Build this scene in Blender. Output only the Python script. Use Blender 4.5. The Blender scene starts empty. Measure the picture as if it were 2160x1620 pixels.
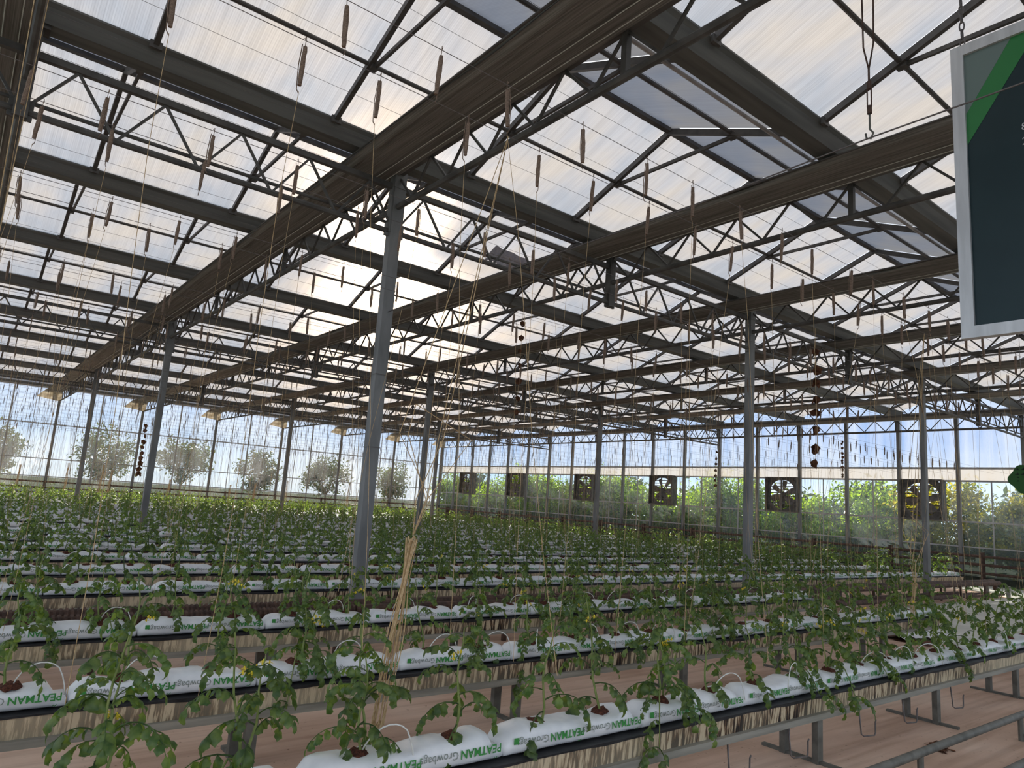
import bpy, math, random
import numpy as np
from mathutils import Matrix, Vector

# ------------------------------------------------------------------ camera, sky, sun, exposure
sc = bpy.context.scene
col = sc.collection
random.seed(7)
rng = np.random.default_rng(7)

CAM = Vector((0.0, 0.0, 1.65))
CR = Vector((0.77965, -0.62249, 0.06822))      # camera right, up, forward in the world
CU = Vector((-0.15701, -0.08886, 0.98359))
CF = Vector((0.60621, 0.77757, 0.16702))
FPX = 1483.6
cam_d = bpy.data.cameras.new('camera')
cam_d.sensor_width = 36.0
cam_d.lens = FPX / 2160.0 * 36.0
cam_d.clip_end = 600
cam = bpy.data.objects.new('camera', cam_d)
col.objects.link(cam)
m = Matrix.Identity(4)
for i in range(3):
    m[i][0] = CR[i]; m[i][1] = CU[i]; m[i][2] = -CF[i]; m[i][3] = CAM[i]
cam.matrix_world = m
sc.camera = cam

SUN_DIR = Vector((0.425, 0.850, 0.325)).normalized()
world = bpy.data.worlds.new('sky'); sc.world = world
world.use_nodes = True
wn = world.node_tree; wn.nodes.clear()
w_out = wn.nodes.new('ShaderNodeOutputWorld')
w_bg = wn.nodes.new('ShaderNodeBackground')
w_tc = wn.nodes.new('ShaderNodeTexCoord')
w_sep = wn.nodes.new('ShaderNodeSeparateXYZ')
w_grad = wn.nodes.new('ShaderNodeValToRGB')                    # pale at the horizon, bluer overhead
for q_ in (0.04, 0.1, 0.3): w_grad.color_ramp.elements.new(q_)
for e_, (p_, c_) in zip(w_grad.color_ramp.elements, ((0.0, (0.56, 0.65, 0.70)), (0.045, (0.42, 0.55, 0.71)), (0.11, (0.33, 0.46, 0.70)), (0.3, (0.60, 0.66, 0.78)), (1.0, (0.78, 0.79, 0.83)))):
    e_.position = p_; e_.color = (*c_, 1)
w_map = wn.nodes.new('ShaderNodeMapping'); w_map.inputs['Scale'].default_value = (1.0, 1.0, 5.0)
w_noise = wn.nodes.new('ShaderNodeTexNoise'); w_noise.inputs['Scale'].default_value = 2.6
w_noise.inputs['Detail'].default_value = 7
w_ramp = wn.nodes.new('ShaderNodeValToRGB')
w_ramp.color_ramp.elements[0].position = 0.38; w_ramp.color_ramp.elements[1].position = 0.72
w_mul = wn.nodes.new('ShaderNodeMath'); w_mul.operation = 'MULTIPLY'; w_mul.inputs[1].default_value = 0.85
w_mix = wn.nodes.new('ShaderNodeMixRGB'); w_mix.inputs['Color2'].default_value = (0.78, 0.79, 0.80, 1)
wn.links.new(w_tc.outputs['Generated'], w_sep.inputs['Vector'])
wn.links.new(w_sep.outputs['Z'], w_grad.inputs['Fac'])
wn.links.new(w_tc.outputs['Generated'], w_map.inputs['Vector'])
wn.links.new(w_map.outputs['Vector'], w_noise.inputs['Vector'])
wn.links.new(w_noise.outputs['Fac'], w_ramp.inputs['Fac'])
wn.links.new(w_ramp.outputs['Color'], w_mul.inputs[0])
wn.links.new(w_mul.outputs['Value'], w_mix.inputs['Fac'])
wn.links.new(w_grad.outputs['Color'], w_mix.inputs['Color1'])
wn.links.new(w_mix.outputs['Color'], w_bg.inputs['Color'])
w_bg.inputs['Strength'].default_value = 0.92
wn.links.new(w_bg.outputs['Background'], w_out.inputs['Surface'])

sun_d = bpy.data.lights.new('sun', 'SUN')
sun_d.energy = 7.0
sun_d.color = (1.0, 0.88, 0.74)
sun_d.angle = math.radians(0.9)
sun = bpy.data.objects.new('sun', sun_d); col.objects.link(sun)
sun.rotation_euler = (-SUN_DIR).to_track_quat('-Z', 'Y').to_euler()
sun.location = SUN_DIR * 60

sc.view_settings.view_transform = 'Standard'
sc.view_settings.look = 'None'
sc.view_settings.gamma = 1.0
sc.view_settings.use_curve_mapping = False
sc.view_settings.exposure = 0.98
sc.cycles.max_bounces = 6
sc.cycles.diffuse_bounces = 3
sc.cycles.glossy_bounces = 2
sc.cycles.transmission_bounces = 4
sc.cycles.use_adaptive_sampling = True
sc.cycles.adaptive_threshold = 0.06
sc.cycles.use_denoising = True

# ------------------------------------------------------------------ measurements (metres)
TS = 3.985                       # truss spacing along X
GS = 3.96                        # gutter spacing along Y
GY0 = 7.80                       # gutter on the nearest column line
XW = 7 * TS                      # fan wall
YW = GY0 + 9 * GS                # far wall
XMIN, YMIN = -TS, GY0 - 3 * GS
COLY = [GY0, GY0 + 3 * GS, GY0 + 6 * GS]
Z_G0, Z_G1 = 5.86, 6.07          # gutter bottom and lip
Z_R = 6.84                       # ridge
ORD = ('zeroth first second third fourth fifth sixth seventh eighth ninth tenth eleventh twelfth thirteenth fourteenth '
       'fifteenth sixteenth seventeenth eighteenth nineteenth twentieth').split()
TENS = {20: 'twenty', 30: 'thirty', 40: 'forty', 50: 'fifty', 60: 'sixty', 70: 'seventy', 80: 'eighty', 90: 'ninety'}
def ordw(n):
    if n <= 20: return ORD[n]
    t, u = n // 10 * 10, n % 10
    if n < 100: return {30: 'thirtieth', 40: 'fortieth', 50: 'fiftieth', 60: 'sixtieth', 70: 'seventieth', 80: 'eightieth', 90: 'ninetieth'}[t] if u == 0 else TENS[t] + '-' + ORD[u]
    return 'hundred and ' + ordw(n - 100) if n > 100 else 'hundredth'
def in_view(p, mx=0):            # only used to count for the labels
    d = Vector(p) - CAM; w = d.dot(CF)
    if w < 0.1: return False
    x = 1080 + FPX * d.dot(CR) / w; y = 810 - FPX * d.dot(CU) / w
    return -mx < x < 2160 + mx and -mx < y < 1620 + mx

# ------------------------------------------------------------------ materials
def nodes_of(name):
    mt = bpy.data.materials.new(name); mt.use_nodes = True
    nt = mt.node_tree; nt.nodes.clear()
    return mt, nt, nt.nodes.new('ShaderNodeOutputMaterial')
def noise(nt, scale, detail=3, stretch=None, coord='Object', rough=0.5):
    tc = nt.nodes.new('ShaderNodeTexCoord'); mp = nt.nodes.new('ShaderNodeMapping')
    if stretch: mp.inputs['Scale'].default_value = stretch
    n = nt.nodes.new('ShaderNodeTexNoise'); n.inputs['Scale'].default_value = scale
    n.inputs['Detail'].default_value = detail; n.inputs['Roughness'].default_value = rough
    nt.links.new(tc.outputs[coord], mp.inputs['Vector']); nt.links.new(mp.outputs['Vector'], n.inputs['Vector'])
    return n
def ramp(nt, src, stops):
    r = nt.nodes.new('ShaderNodeValToRGB')
    el = r.color_ramp.elements
    while len(el) < len(stops): el.new(0.5)
    for e, (p, c) in zip(el, stops):
        e.position = p; e.color = (*c, 1) if len(c) == 3 else c
    nt.links.new(src, r.inputs['Fac'])
    return r
def principled(name, c1, c2, scale=8, rough=0.6, metal=0.0, stretch=None, bump=0.0, detail=4, lo=0.35, hi=0.65, coord='Object', spec=0.3, rand=0.0):
    mt, nt, out = nodes_of(name)
    b = nt.nodes.new('ShaderNodeBsdfPrincipled')
    b.inputs['Roughness'].default_value = rough; b.inputs['Metallic'].default_value = metal
    b.inputs['Specular IOR Level'].default_value = spec
    n = noise(nt, scale, detail, stretch, coord)
    r = ramp(nt, n.outputs['Fac'], [(lo, c1), (hi, c2)])
    src = r.outputs['Color']
    if rand:
        oi = nt.nodes.new('ShaderNodeObjectInfo'); hs = nt.nodes.new('ShaderNodeHueSaturation')
        mr = nt.nodes.new('ShaderNodeMapRange'); mr.inputs['To Min'].default_value = 1 - rand; mr.inputs['To Max'].default_value = 1 + rand
        nt.links.new(oi.outputs['Random'], mr.inputs['Value']); nt.links.new(mr.outputs['Result'], hs.inputs['Value'])
        nt.links.new(src, hs.inputs['Color']); src = hs.outputs['Color']
    nt.links.new(src, b.inputs['Base Color'])
    if bump:
        bp = nt.nodes.new('ShaderNodeBump'); bp.inputs['Strength'].default_value = bump; bp.inputs['Distance'].default_value = 0.01
        nt.links.new(n.outputs['Fac'], bp.inputs['Height']); nt.links.new(bp.outputs['Normal'], b.inputs['Normal'])
    nt.links.new(b.outputs['BSDF'], out.inputs['Surface'])
    return mt

M = {}
M['steel'] = principled('galvanised_steel', (0.085, 0.08, 0.076), (0.14, 0.132, 0.125), 6, 0.55, 0.2)
M['column'] = principled('column_steel', (0.17, 0.17, 0.17), (0.27, 0.265, 0.26), 5, 0.55, 0.2, (1, 1, 0.25))
M['gutter'] = principled('gutter_steel', (0.10, 0.102, 0.096), (0.17, 0.17, 0.16), 3, 0.5, 0.2, (0.2, 3, 3))
M['rust'] = principled('rusty_pipe', (0.055, 0.035, 0.028), (0.13, 0.075, 0.055), 14, 0.75)
M['screen'] = principled('folded_screen_cloth', (0.13, 0.124, 0.112), (0.36, 0.342, 0.312), 9, 0.85, 0, (14, 0.12, 6), bump=0.4, lo=0.25, hi=0.75)
M['bag'] = principled('white_film', (0.74, 0.75, 0.78), (0.86, 0.86, 0.87), 9, 0.42, bump=0.5, spec=0.4)
M['green_ink'] = principled('green_print', (0.035, 0.22, 0.045), (0.06, 0.30, 0.07), 30, 0.5)
M['grey_ink'] = principled('grey_print', (0.20, 0.23, 0.21), (0.28, 0.31, 0.28), 30, 0.5)
M['peat'] = principled('moist_peat', (0.05, 0.018, 0.012), (0.15, 0.05, 0.03), 90, 0.95, bump=0.8)
M['black_film'] = principled('black_film', (0.012, 0.012, 0.013), (0.03, 0.03, 0.032), 12, 0.45)
M['leg'] = principled('dull_steel_leg', (0.12, 0.115, 0.10), (0.20, 0.19, 0.165), 9, 0.6, 0.1)
M['rail'] = principled('bench_rail', (0.22, 0.21, 0.18), (0.34, 0.32, 0.27), 4, 0.6, 0.0, (0.4, 5, 5))
M['stem'] = principled('plant_stem', (0.16, 0.22, 0.06), (0.26, 0.30, 0.10), 20, 0.6)
M['petal'] = principled('yellow_petal', (0.75, 0.55, 0.03), (0.85, 0.68, 0.06), 30, 0.6)
M['twine'] = principled('jute_twine', (0.44, 0.29, 0.14), (0.62, 0.45, 0.26), 60, 0.9)
M['spool'] = principled('twine_spool', (0.15, 0.10, 0.075), (0.30, 0.21, 0.15), 90, 0.9, stretch=(1, 1, 3))
M['wire'] = principled('steel_wire', (0.14, 0.12, 0.12), (0.20, 0.18, 0.17), 30, 0.5, 0.3)
M['tube'] = principled('white_drip_tube', (0.70, 0.70, 0.66), (0.80, 0.80, 0.76), 30, 0.4)
M['dry'] = principled('dry_brown_leaf', (0.07, 0.028, 0.014), (0.17, 0.07, 0.035), 25, 0.9)
M['mullion'] = principled('aluminium_bar', (0.36, 0.35, 0.34), (0.52, 0.51, 0.50), 5, 0.5, 0.2, (1, 1, 0.2))
M['fanbox'] = principled('fan_housing', (0.09, 0.085, 0.08), (0.17, 0.155, 0.145), 6, 0.6, 0.2)
M['blade'] = principled('fan_blade', (0.13, 0.12, 0.11), (0.21, 0.19, 0.18), 6, 0.5, 0.3)
M['concrete'] = principled('pale_concrete', (0.50, 0.49, 0.43), (0.64, 0.62, 0.55), 1.3, 0.7, bump=0.05)
M['plinth'] = principled('dark_mossy_plinth', (0.03, 0.035, 0.025), (0.07, 0.075, 0.055), 4, 0.9)
M['bark'] = principled('tree_bark', (0.16, 0.10, 0.06), (0.30, 0.20, 0.12), 12, 0.9)
M['ground'] = principled('rough_ground', (0.06, 0.08, 0.05), (0.12, 0.13, 0.10), 0.6, 1.0, spec=0.0)
M['sign_frame'] = principled('brushed_aluminium', (0.50, 0.50, 0.50), (0.66, 0.66, 0.66), 5, 0.38, 0.35, (1, 3, 0.4))
M['sign_navy'] = principled('dark_teal_print', (0.008, 0.026, 0.030), (0.011, 0.032, 0.036), 3, 0.32)
M['sign_green'] = principled('green_band_print', (0.03, 0.20, 0.055), (0.035, 0.22, 0.06), 3, 0.32)
M['sign_grey'] = principled('grey_green_print', (0.16, 0.21, 0.19), (0.17, 0.225, 0.205), 3, 0.32)
M['sign_white'] = principled('white_print', (0.60, 0.60, 0.60), (0.66, 0.66, 0.66), 3, 0.4)
M['plaque'] = principled('dark_green_plaque', (0.02, 0.085, 0.012), (0.026, 0.10, 0.016), 3, 0.5)
M['plaque_ink'] = principled('black_print', (0.006, 0.012, 0.006), (0.01, 0.016, 0.01), 3, 0.5)
M['crumple'] = principled('loose_plastic', (0.55, 0.56, 0.70), (0.80, 0.80, 0.90), 14, 0.3, bump=0.6)
M['blue_clip'] = principled('blue_clip', (0.02, 0.10, 0.30), (0.03, 0.13, 0.36), 8, 0.5)

def leaf_mat(name, c1, c2, tr=0.35, scale=18, mult=(2.5, 2.2, 0.7), spec=0.55):
    mt, nt, out = nodes_of(name)
    n = noise(nt, scale, 2); r = ramp(nt, n.outputs['Fac'], [(0.35, c1), (0.68, c2)])
    oi = nt.nodes.new('ShaderNodeObjectInfo'); hs = nt.nodes.new('ShaderNodeHueSaturation')
    mr = nt.nodes.new('ShaderNodeMapRange'); mr.inputs['To Min'].default_value = 0.8; mr.inputs['To Max'].default_value = 1.2
    nt.links.new(oi.outputs['Random'], mr.inputs['Value']); nt.links.new(mr.outputs['Result'], hs.inputs['Value'])
    nt.links.new(r.outputs['Color'], hs.inputs['Color'])
    b = nt.nodes.new('ShaderNodeBsdfPrincipled'); b.inputs['Roughness'].default_value = 0.38; b.inputs['Specular IOR Level'].default_value = spec
    t = nt.nodes.new('ShaderNodeBsdfTranslucent')
    g = nt.nodes.new('ShaderNodeMixRGB'); g.blend_type = 'MULTIPLY'; g.inputs['Fac'].default_value = 1; g.inputs['Color2'].default_value = (*mult, 1)
    nt.links.new(hs.outputs['Color'], g.inputs['Color1']); nt.links.new(g.outputs['Color'], t.inputs['Color'])
    nt.links.new(hs.outputs['Color'], b.inputs['Base Color'])
    mx = nt.nodes.new('ShaderNodeMixShader'); mx.inputs['Fac'].default_value = tr
    nt.links.new(b.outputs['BSDF'], mx.inputs[1]); nt.links.new(t.outputs['BSDF'], mx.inputs[2])
    nt.links.new(mx.outputs['Shader'], out.inputs['Surface'])
    return mt
M['leaf'] = leaf_mat('tomato_leaf', (0.045, 0.100, 0.028), (0.145, 0.215, 0.070), 0.45, 26)
M['drape'] = leaf_mat('pale_screen_cloth', (0.30, 0.25, 0.18), (0.62, 0.58, 0.50), 0.3, 3, (0.9, 0.85, 0.75))
M['tree_leaf'] = leaf_mat('willow_leaf', (0.035, 0.07, 0.025), (0.085, 0.125, 0.05), 0.2, 2, spec=0.05)
M['far_leaf'] = leaf_mat('dark_tree_leaf', (0.035, 0.06, 0.045), (0.07, 0.11, 0.075), 0.25, 1.0, spec=0.05)
M['bush_leaf'] = leaf_mat('bush_leaf', (0.025, 0.06, 0.025), (0.21, 0.34, 0.04), 0.42, 2.2, spec=0.1)
M['autumn_leaf'] = leaf_mat('yellowing_leaf', (0.05, 0.085, 0.03), (0.32, 0.30, 0.07), 0.4, 2.2, spec=0.1)

def roof_mat():
    mt, nt, out = nodes_of('twinwall_polycarbonate')
    n = noise(nt, 1.0, 4, (0.9, 0.35, 1.0)); r1 = ramp(nt, n.outputs['Fac'], [(0.32, (0.19, 0.225, 0.28)), (0.47, (0.245, 0.262, 0.295)), (0.62, (0.29, 0.287, 0.285))])  # broad diagonal cool and cream tint imitates soft light streaks on the sheets
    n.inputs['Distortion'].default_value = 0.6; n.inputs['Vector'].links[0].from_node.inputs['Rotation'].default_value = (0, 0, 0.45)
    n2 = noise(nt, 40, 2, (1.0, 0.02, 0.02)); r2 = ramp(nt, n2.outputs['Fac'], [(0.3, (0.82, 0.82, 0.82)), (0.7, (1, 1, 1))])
    tc = nt.nodes.new('ShaderNodeTexCoord'); wv = nt.nodes.new('ShaderNodeTexWave'); wv.wave_type = 'BANDS'; wv.bands_direction = 'X'
    wv.inputs['Scale'].default_value = 14.0
    nt.links.new(tc.outputs['Object'], wv.inputs['Vector'])
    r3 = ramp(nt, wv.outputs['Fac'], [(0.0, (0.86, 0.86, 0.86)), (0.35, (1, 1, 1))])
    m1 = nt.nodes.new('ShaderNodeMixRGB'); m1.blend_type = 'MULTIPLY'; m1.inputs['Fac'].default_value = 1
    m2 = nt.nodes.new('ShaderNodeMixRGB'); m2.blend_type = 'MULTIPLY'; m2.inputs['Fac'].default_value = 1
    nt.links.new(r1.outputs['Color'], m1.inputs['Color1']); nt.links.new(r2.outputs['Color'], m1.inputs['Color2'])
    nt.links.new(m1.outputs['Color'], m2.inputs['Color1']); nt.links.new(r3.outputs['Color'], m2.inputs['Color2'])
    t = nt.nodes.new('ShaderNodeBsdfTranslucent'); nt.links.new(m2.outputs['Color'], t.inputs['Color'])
    lob = []                      # forward scatter of the ribbed sheet, spread evenly to both sides
    for ior in (1.09, 0.917):
        q = nt.nodes.new('ShaderNodeBsdfRefraction'); q.inputs['Roughness'].default_value = 0.85; q.inputs['IOR'].default_value = ior
        wm = nt.nodes.new('ShaderNodeMixRGB'); wm.blend_type = 'MULTIPLY'; wm.inputs['Fac'].default_value = 1; wm.inputs['Color2'].default_value = (1.0, 0.80, 0.58, 1)
        nt.links.new(m2.outputs['Color'], wm.inputs['Color1']); nt.links.new(wm.outputs['Color'], q.inputs['Color']); lob.append(q)
    rf = nt.nodes.new('ShaderNodeMixShader'); rf.inputs['Fac'].default_value = 0.5
    nt.links.new(lob[0].outputs['BSDF'], rf.inputs[1]); nt.links.new(lob[1].outputs['BSDF'], rf.inputs[2])
    d = nt.nodes.new('ShaderNodeBsdfDiffuse'); d.inputs['Color'].default_value = (0.8, 0.8, 0.8, 1)
    a = nt.nodes.new('ShaderNodeMixShader'); a.inputs['Fac'].default_value = 0.075
    nt.links.new(t.outputs['BSDF'], a.inputs[1]); nt.links.new(rf.outputs['Shader'], a.inputs[2])
    b = nt.nodes.new('ShaderNodeMixShader'); b.inputs['Fac'].default_value = 0.25
    nt.links.new(a.outputs['Shader'], b.inputs[1]); nt.links.new(d.outputs['BSDF'], b.inputs[2])
    nt.links.new(b.outputs['Shader'], out.inputs['Surface'])
    return mt
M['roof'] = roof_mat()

def pane_mat(name, haze_lo, haze_hi, tint, stretch, scale, haze_col=(0.8, 0.82, 0.86), gloss=0.06):
    mt, nt, out = nodes_of(name)
    n = noise(nt, scale, 5, stretch, rough=0.6)
    r = ramp(nt, n.outputs['Fac'], [(0.32, (haze_lo,) * 3), (0.70, (haze_hi,) * 3)])
    tp = nt.nodes.new('ShaderNodeBsdfTransparent'); tp.inputs['Color'].default_value = (*tint, 1)
    tl = nt.nodes.new('ShaderNodeBsdfTranslucent'); tl.inputs['Color'].default_value = (*haze_col, 1)
    df = nt.nodes.new('ShaderNodeBsdfDiffuse'); df.inputs['Color'].default_value = (*haze_col, 1)
    h = nt.nodes.new('ShaderNodeMixShader'); h.inputs['Fac'].default_value = 0.3
    nt.links.new(tl.outputs['BSDF'], h.inputs[1]); nt.links.new(df.outputs['BSDF'], h.inputs[2])
    a = nt.nodes.new('ShaderNodeMixShader')
    nt.links.new(r.outputs['Color'], a.inputs['Fac']); nt.links.new(tp.outputs['BSDF'], a.inputs[1]); nt.links.new(h.outputs['Shader'], a.inputs[2])
    g = nt.nodes.new('ShaderNodeBsdfGlossy'); g.inputs['Roughness'].default_value = 0.12
    b = nt.nodes.new('ShaderNodeMixShader'); b.inputs['Fac'].default_value = gloss
    nt.links.new(a.outputs['Shader'], b.inputs[1]); nt.links.new(g.outputs['BSDF'], b.inputs[2])
    nt.links.new(b.outputs['Shader'], out.inputs['Surface'])
    return mt
M['glass'] = pane_mat('dusty_wall_glass', 0.015, 0.13, (0.76, 0.78, 0.80), (1.0, 1.0, 0.25), 0.9)
M['film'] = pane_mat('milky_wall_film', 0.0, 0.5, (0.66, 0.71, 0.78), (2.2, 2.2, 0.10), 1.3, (0.62, 0.68, 0.78))
M['clear'] = pane_mat('clear_wall_glass', 0.01, 0.12, (0.88, 0.95, 0.97), (0.6, 0.6, 0.9), 1.6, (0.62, 0.70, 0.78))
M['hem'] = pane_mat('cream_film_hem', 0.72, 0.92, (0.92, 0.90, 0.86), (1.2, 1.2, 0.3), 1.2, (0.50, 0.47, 0.43))
M['skirt'] = pane_mat('grey_film_skirt', 0.35, 0.7, (0.62, 0.70, 0.74), (0.9, 0.9, 0.5), 1.4, (0.13, 0.16, 0.18))

def floor_mat():
    mt, nt, out = nodes_of('trodden_ground_cover')
    b = nt.nodes.new('ShaderNodeBsdfPrincipled'); b.inputs['Roughness'].default_value = 0.85; b.inputs['Specular IOR Level'].default_value = 0.15
    n = noise(nt, 1.0, 6, (0.7, 1.6, 1)); r = ramp(nt, n.outputs['Fac'], [(0.3, (0.54, 0.355, 0.26)), (0.5, (0.70, 0.49, 0.375)), (0.72, (0.82, 0.63, 0.51))])
    n2 = noise(nt, 3.0, 6, (0.2, 4.0, 1)); r2 = ramp(nt, n2.outputs['Fac'], [(0.36, (0.80, 0.77, 0.75)), (0.56, (1, 1, 1))])
    mm = nt.nodes.new('ShaderNodeMixRGB'); mm.blend_type = 'MULTIPLY'; mm.inputs['Fac'].default_value = 0.8
    nt.links.new(r.outputs['Color'], mm.inputs['Color1']); nt.links.new(r2.outputs['Color'], mm.inputs['Color2'])
    n3 = noise(nt, 22, 3); r3 = ramp(nt, n3.outputs['Fac'], [(0.25, (0.35, 0.28, 0.24)), (0.34, (1, 1, 1))])
    m3 = nt.nodes.new('ShaderNodeMixRGB'); m3.blend_type = 'MULTIPLY'; m3.inputs['Fac'].default_value = 0.7
    nt.links.new(mm.outputs['Color'], m3.inputs['Color1']); nt.links.new(r3.outputs['Color'], m3.inputs['Color2'])
    nt.links.new(m3.outputs['Color'], b.inputs['Base Color'])
    bp = nt.nodes.new('ShaderNodeBump'); bp.inputs['Strength'].default_value = 0.25; bp.inputs['Distance'].default_value = 0.02
    nt.links.new(n2.outputs['Fac'], bp.inputs['Height']); nt.links.new(bp.outputs['Normal'], b.inputs['Normal'])
    nt.links.new(b.outputs['BSDF'], out.inputs['Surface'])
    return mt
M['floor'] = floor_mat()

def trough_mat():      # cream foam with brown run marks
    mt, nt, out = nodes_of('stained_foam_trough')
    b = nt.nodes.new('ShaderNodeBsdfPrincipled'); b.inputs['Roughness'].default_value = 0.7
    n = noise(nt, 9, 4, (5.5, 5.5, 0.16), rough=0.6); r = ramp(nt, n.outputs['Fac'], [(0.42, (0.014, 0.008, 0.006)), (0.48, (0.14, 0.07, 0.03)), (0.56, (0.62, 0.50, 0.33))])
    n2 = noise(nt, 0.8, 2); r2 = ramp(nt, n2.outputs['Fac'], [(0.38, (0, 0, 0)), (0.60, (1, 1, 1))])
    mm = nt.nodes.new('ShaderNodeMixRGB'); mm.inputs['Color2'].default_value = (0.64, 0.53, 0.36, 1)
    ml = nt.nodes.new('ShaderNodeMath'); ml.operation = 'MULTIPLY'; ml.inputs[1].default_value = 0.6
    nt.links.new(r2.outputs['Color'], ml.inputs[0]); nt.links.new(ml.outputs['Value'], mm.inputs['Fac'])
    nt.links.new(r.outputs['Color'], mm.inputs['Color1']); nt.links.new(mm.outputs['Color'], b.inputs['Base Color'])
    nt.links.new(b.outputs['BSDF'], out.inputs['Surface'])
    return mt
M['trough'] = trough_mat()

# ------------------------------------------------------------------ mesh helpers
BOXF = [(0, 3, 2, 1), (4, 5, 6, 7), (0, 1, 5, 4), (1, 2, 6, 5), (2, 3, 7, 6), (3, 0, 4, 7)]
class MB:
    def __init__(s): s.v = []; s.f = []; s.n = 0
    def add(s, verts, faces):
        verts = [tuple(map(float, p)) for p in verts]
        s.v += verts; s.f += [tuple(i + s.n for i in q) for q in faces]; s.n += len(verts); return s
    def box(s, x0, x1, y0, y1, z0, z1):
        return s.add([(x0, y0, z0), (x1, y0, z0), (x1, y1, z0), (x0, y1, z0), (x0, y0, z1), (x1, y0, z1), (x1, y1, z1), (x0, y1, z1)], BOXF)
    def bar(s, p, q, w, h=None, up=(0, 0, 1)):
        h = h or w; p = Vector(p); q = Vector(q); d = (q - p).normalized(); u = Vector(up)
        if abs(d.dot(u)) > 0.98: u = Vector((1, 0, 0))
        a = d.cross(u).normalized(); b = a.cross(d)
        vs = []
        for c in (p, q):
            for i, j in ((-1, -1), (1, -1), (1, 1), (-1, 1)): vs.append(c + a * (w / 2 * i) + b * (h / 2 * j))
        return s.add(vs, BOXF)
    def tube(s, pts, r, n=8, cap=True):
        pts = [Vector(p) for p in pts]; k = len(pts); rs = r if hasattr(r, '__len__') else [r] * k
        vs = []; u = None
        for i, p in enumerate(pts):
            d = (pts[min(i + 1, k - 1)] - pts[max(i - 1, 0)]).normalized()
            if u is None:
                u = Vector((0, 0, 1)) if abs(d.z) < 0.9 else Vector((1, 0, 0))
            u = (u - d * u.dot(d)).normalized(); w = d.cross(u)
            for j in range(n):
                a = 2 * math.pi * j / n; vs.append(p + (u * math.cos(a) + w * math.sin(a)) * rs[i])
        fs = [(i * n + j, i * n + (j + 1) % n, (i + 1) * n + (j + 1) % n, (i + 1) * n + j) for i in range(k - 1) for j in range(n)]
        if cap: fs += [tuple(range(n))[::-1], tuple((k - 1) * n + j for j in range(n))]
        return s.add(vs, fs)
    def prism(s, prof, axis, a, b):     # closed profile extruded along x or y
        n = len(prof); vs = []
        for t in (a, b): vs += [((t, p[0], p[1]) if axis == 'x' else (p[0], t, p[1])) for p in prof]
        fs = [(i, (i + 1) % n, n + (i + 1) % n, n + i) for i in range(n)]
        fs += [tuple(range(n))[::-1], tuple(range(n, 2 * n))]
        return s.add(vs, fs)
    def mesh(s, name, off=(0, 0, 0), smooth=False):
        me = bpy.data.meshes.new(name)
        o = off
        me.from_pydata([(v[0] - o[0], v[1] - o[1], v[2] - o[2]) for v in s.v], [], s.f)
        if smooth: me.polygons.foreach_set('use_smooth', [True] * len(me.polygons))
        me.update(); return me
def fast_mesh(name, V, F, smooth=False):       # V (n,3) array, F (m,k) array of equal-sized faces
    me = bpy.data.meshes.new(name); V = np.asarray(V, np.float32); F = np.asarray(F, np.int32)
    me.vertices.add(len(V)); me.vertices.foreach_set('co', V.ravel())
    me.loops.add(F.size); me.loops.foreach_set('vertex_index', F.ravel())
    me.polygons.add(len(F)); me.polygons.foreach_set('loop_start', np.arange(len(F), dtype=np.int32) * F.shape[1])
    if smooth: me.polygons.foreach_set('use_smooth', np.ones(len(F), bool))
    me.update(calc_edges=True); return me
def setmat(me, mt):
    me.materials.clear(); me.materials.append(mt)
def ob(name, me, mt=None, parent=None, loc=(0, 0, 0), rot=(0, 0, 0), scale=(1, 1, 1)):
    if mt is not None and me is not None and (len(me.materials) == 0): me.materials.append(mt)
    o = bpy.data.objects.new(name, me); col.objects.link(o)
    o.location = loc; o.rotation_euler = rot; o.scale = scale
    if parent is not None: o.parent = parent
    return o
def tag(o, label=None, cat=None, group=None, kind=None):
    if label: o['label'] = label
    if cat: o['category'] = cat
    if group: o['group'] = group
    if kind: o['kind'] = kind
    return o
def thing(name, label, cat, loc=(0, 0, 0), rot=(0, 0, 0), group=None):
    return tag(ob(name, None, None, None, loc, rot), label, cat, group)
def struct(name, me=None, mt=None, loc=(0, 0, 0), label=None):
    return tag(ob(name, me, mt, None, loc), label, None, None, 'structure')
def part(name, mb, mt, parent, smooth=False):   # built in world coordinates under an unrotated parent
    return ob(name, mb.mesh(name, parent.location, smooth), mt, parent)

# ------------------------------------------------------------------ ground and floor
struct('ground', MB().box(-120, 220, -60, 240, -0.4, -0.04).mesh('ground'), M['ground'], label='rough grassy ground outside the greenhouse')
struct('floor', MB().box(XMIN, XW, YMIN, YW, -0.3, 0.0).mesh('floor'), M['floor'], label='trodden brown ground cover on the greenhouse floor')
fl = MB()
edge = [(12.3, 2.0), (12.2, 4.6), (12.7, 5.3), (13.0, 6.4), (14.3, 7.0), (23.6, 7.1), (24.6, 7.9), (24.8, 12), (25.2, 20), (25.3, YW - 0.2), (XW - 0.2, YW - 0.2), (XW - 0.2, 2.0)]
k = len(edge)
fl.add([(x, y, 0.0) for x, y in edge] + [(x, y, 0.025) for x, y in edge],
       [tuple(range(k, 2 * k))] + [(i, (i + 1) % k, k + (i + 1) % k, k + i) for i in range(k)])
struct('floor', fl.mesh('concrete_floor'), M['concrete'], label='pale concrete path along the fan wall')
fp = MB()
edge = [(4.0, -1.0), (4.3, 1.2), (4.9, 1.75), (6.2, 1.98), (8.0, 1.9), (11, 2.0), (11, -1.0)]
k = len(edge)
fp.add([(x, y, 0.0) for x, y in edge] + [(x, y, 0.02) for x, y in edge], [tuple(range(k, 2 * k))] + [(i, (i + 1) % k, k + (i + 1) % k, k + i) for i in range(k)])
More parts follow.
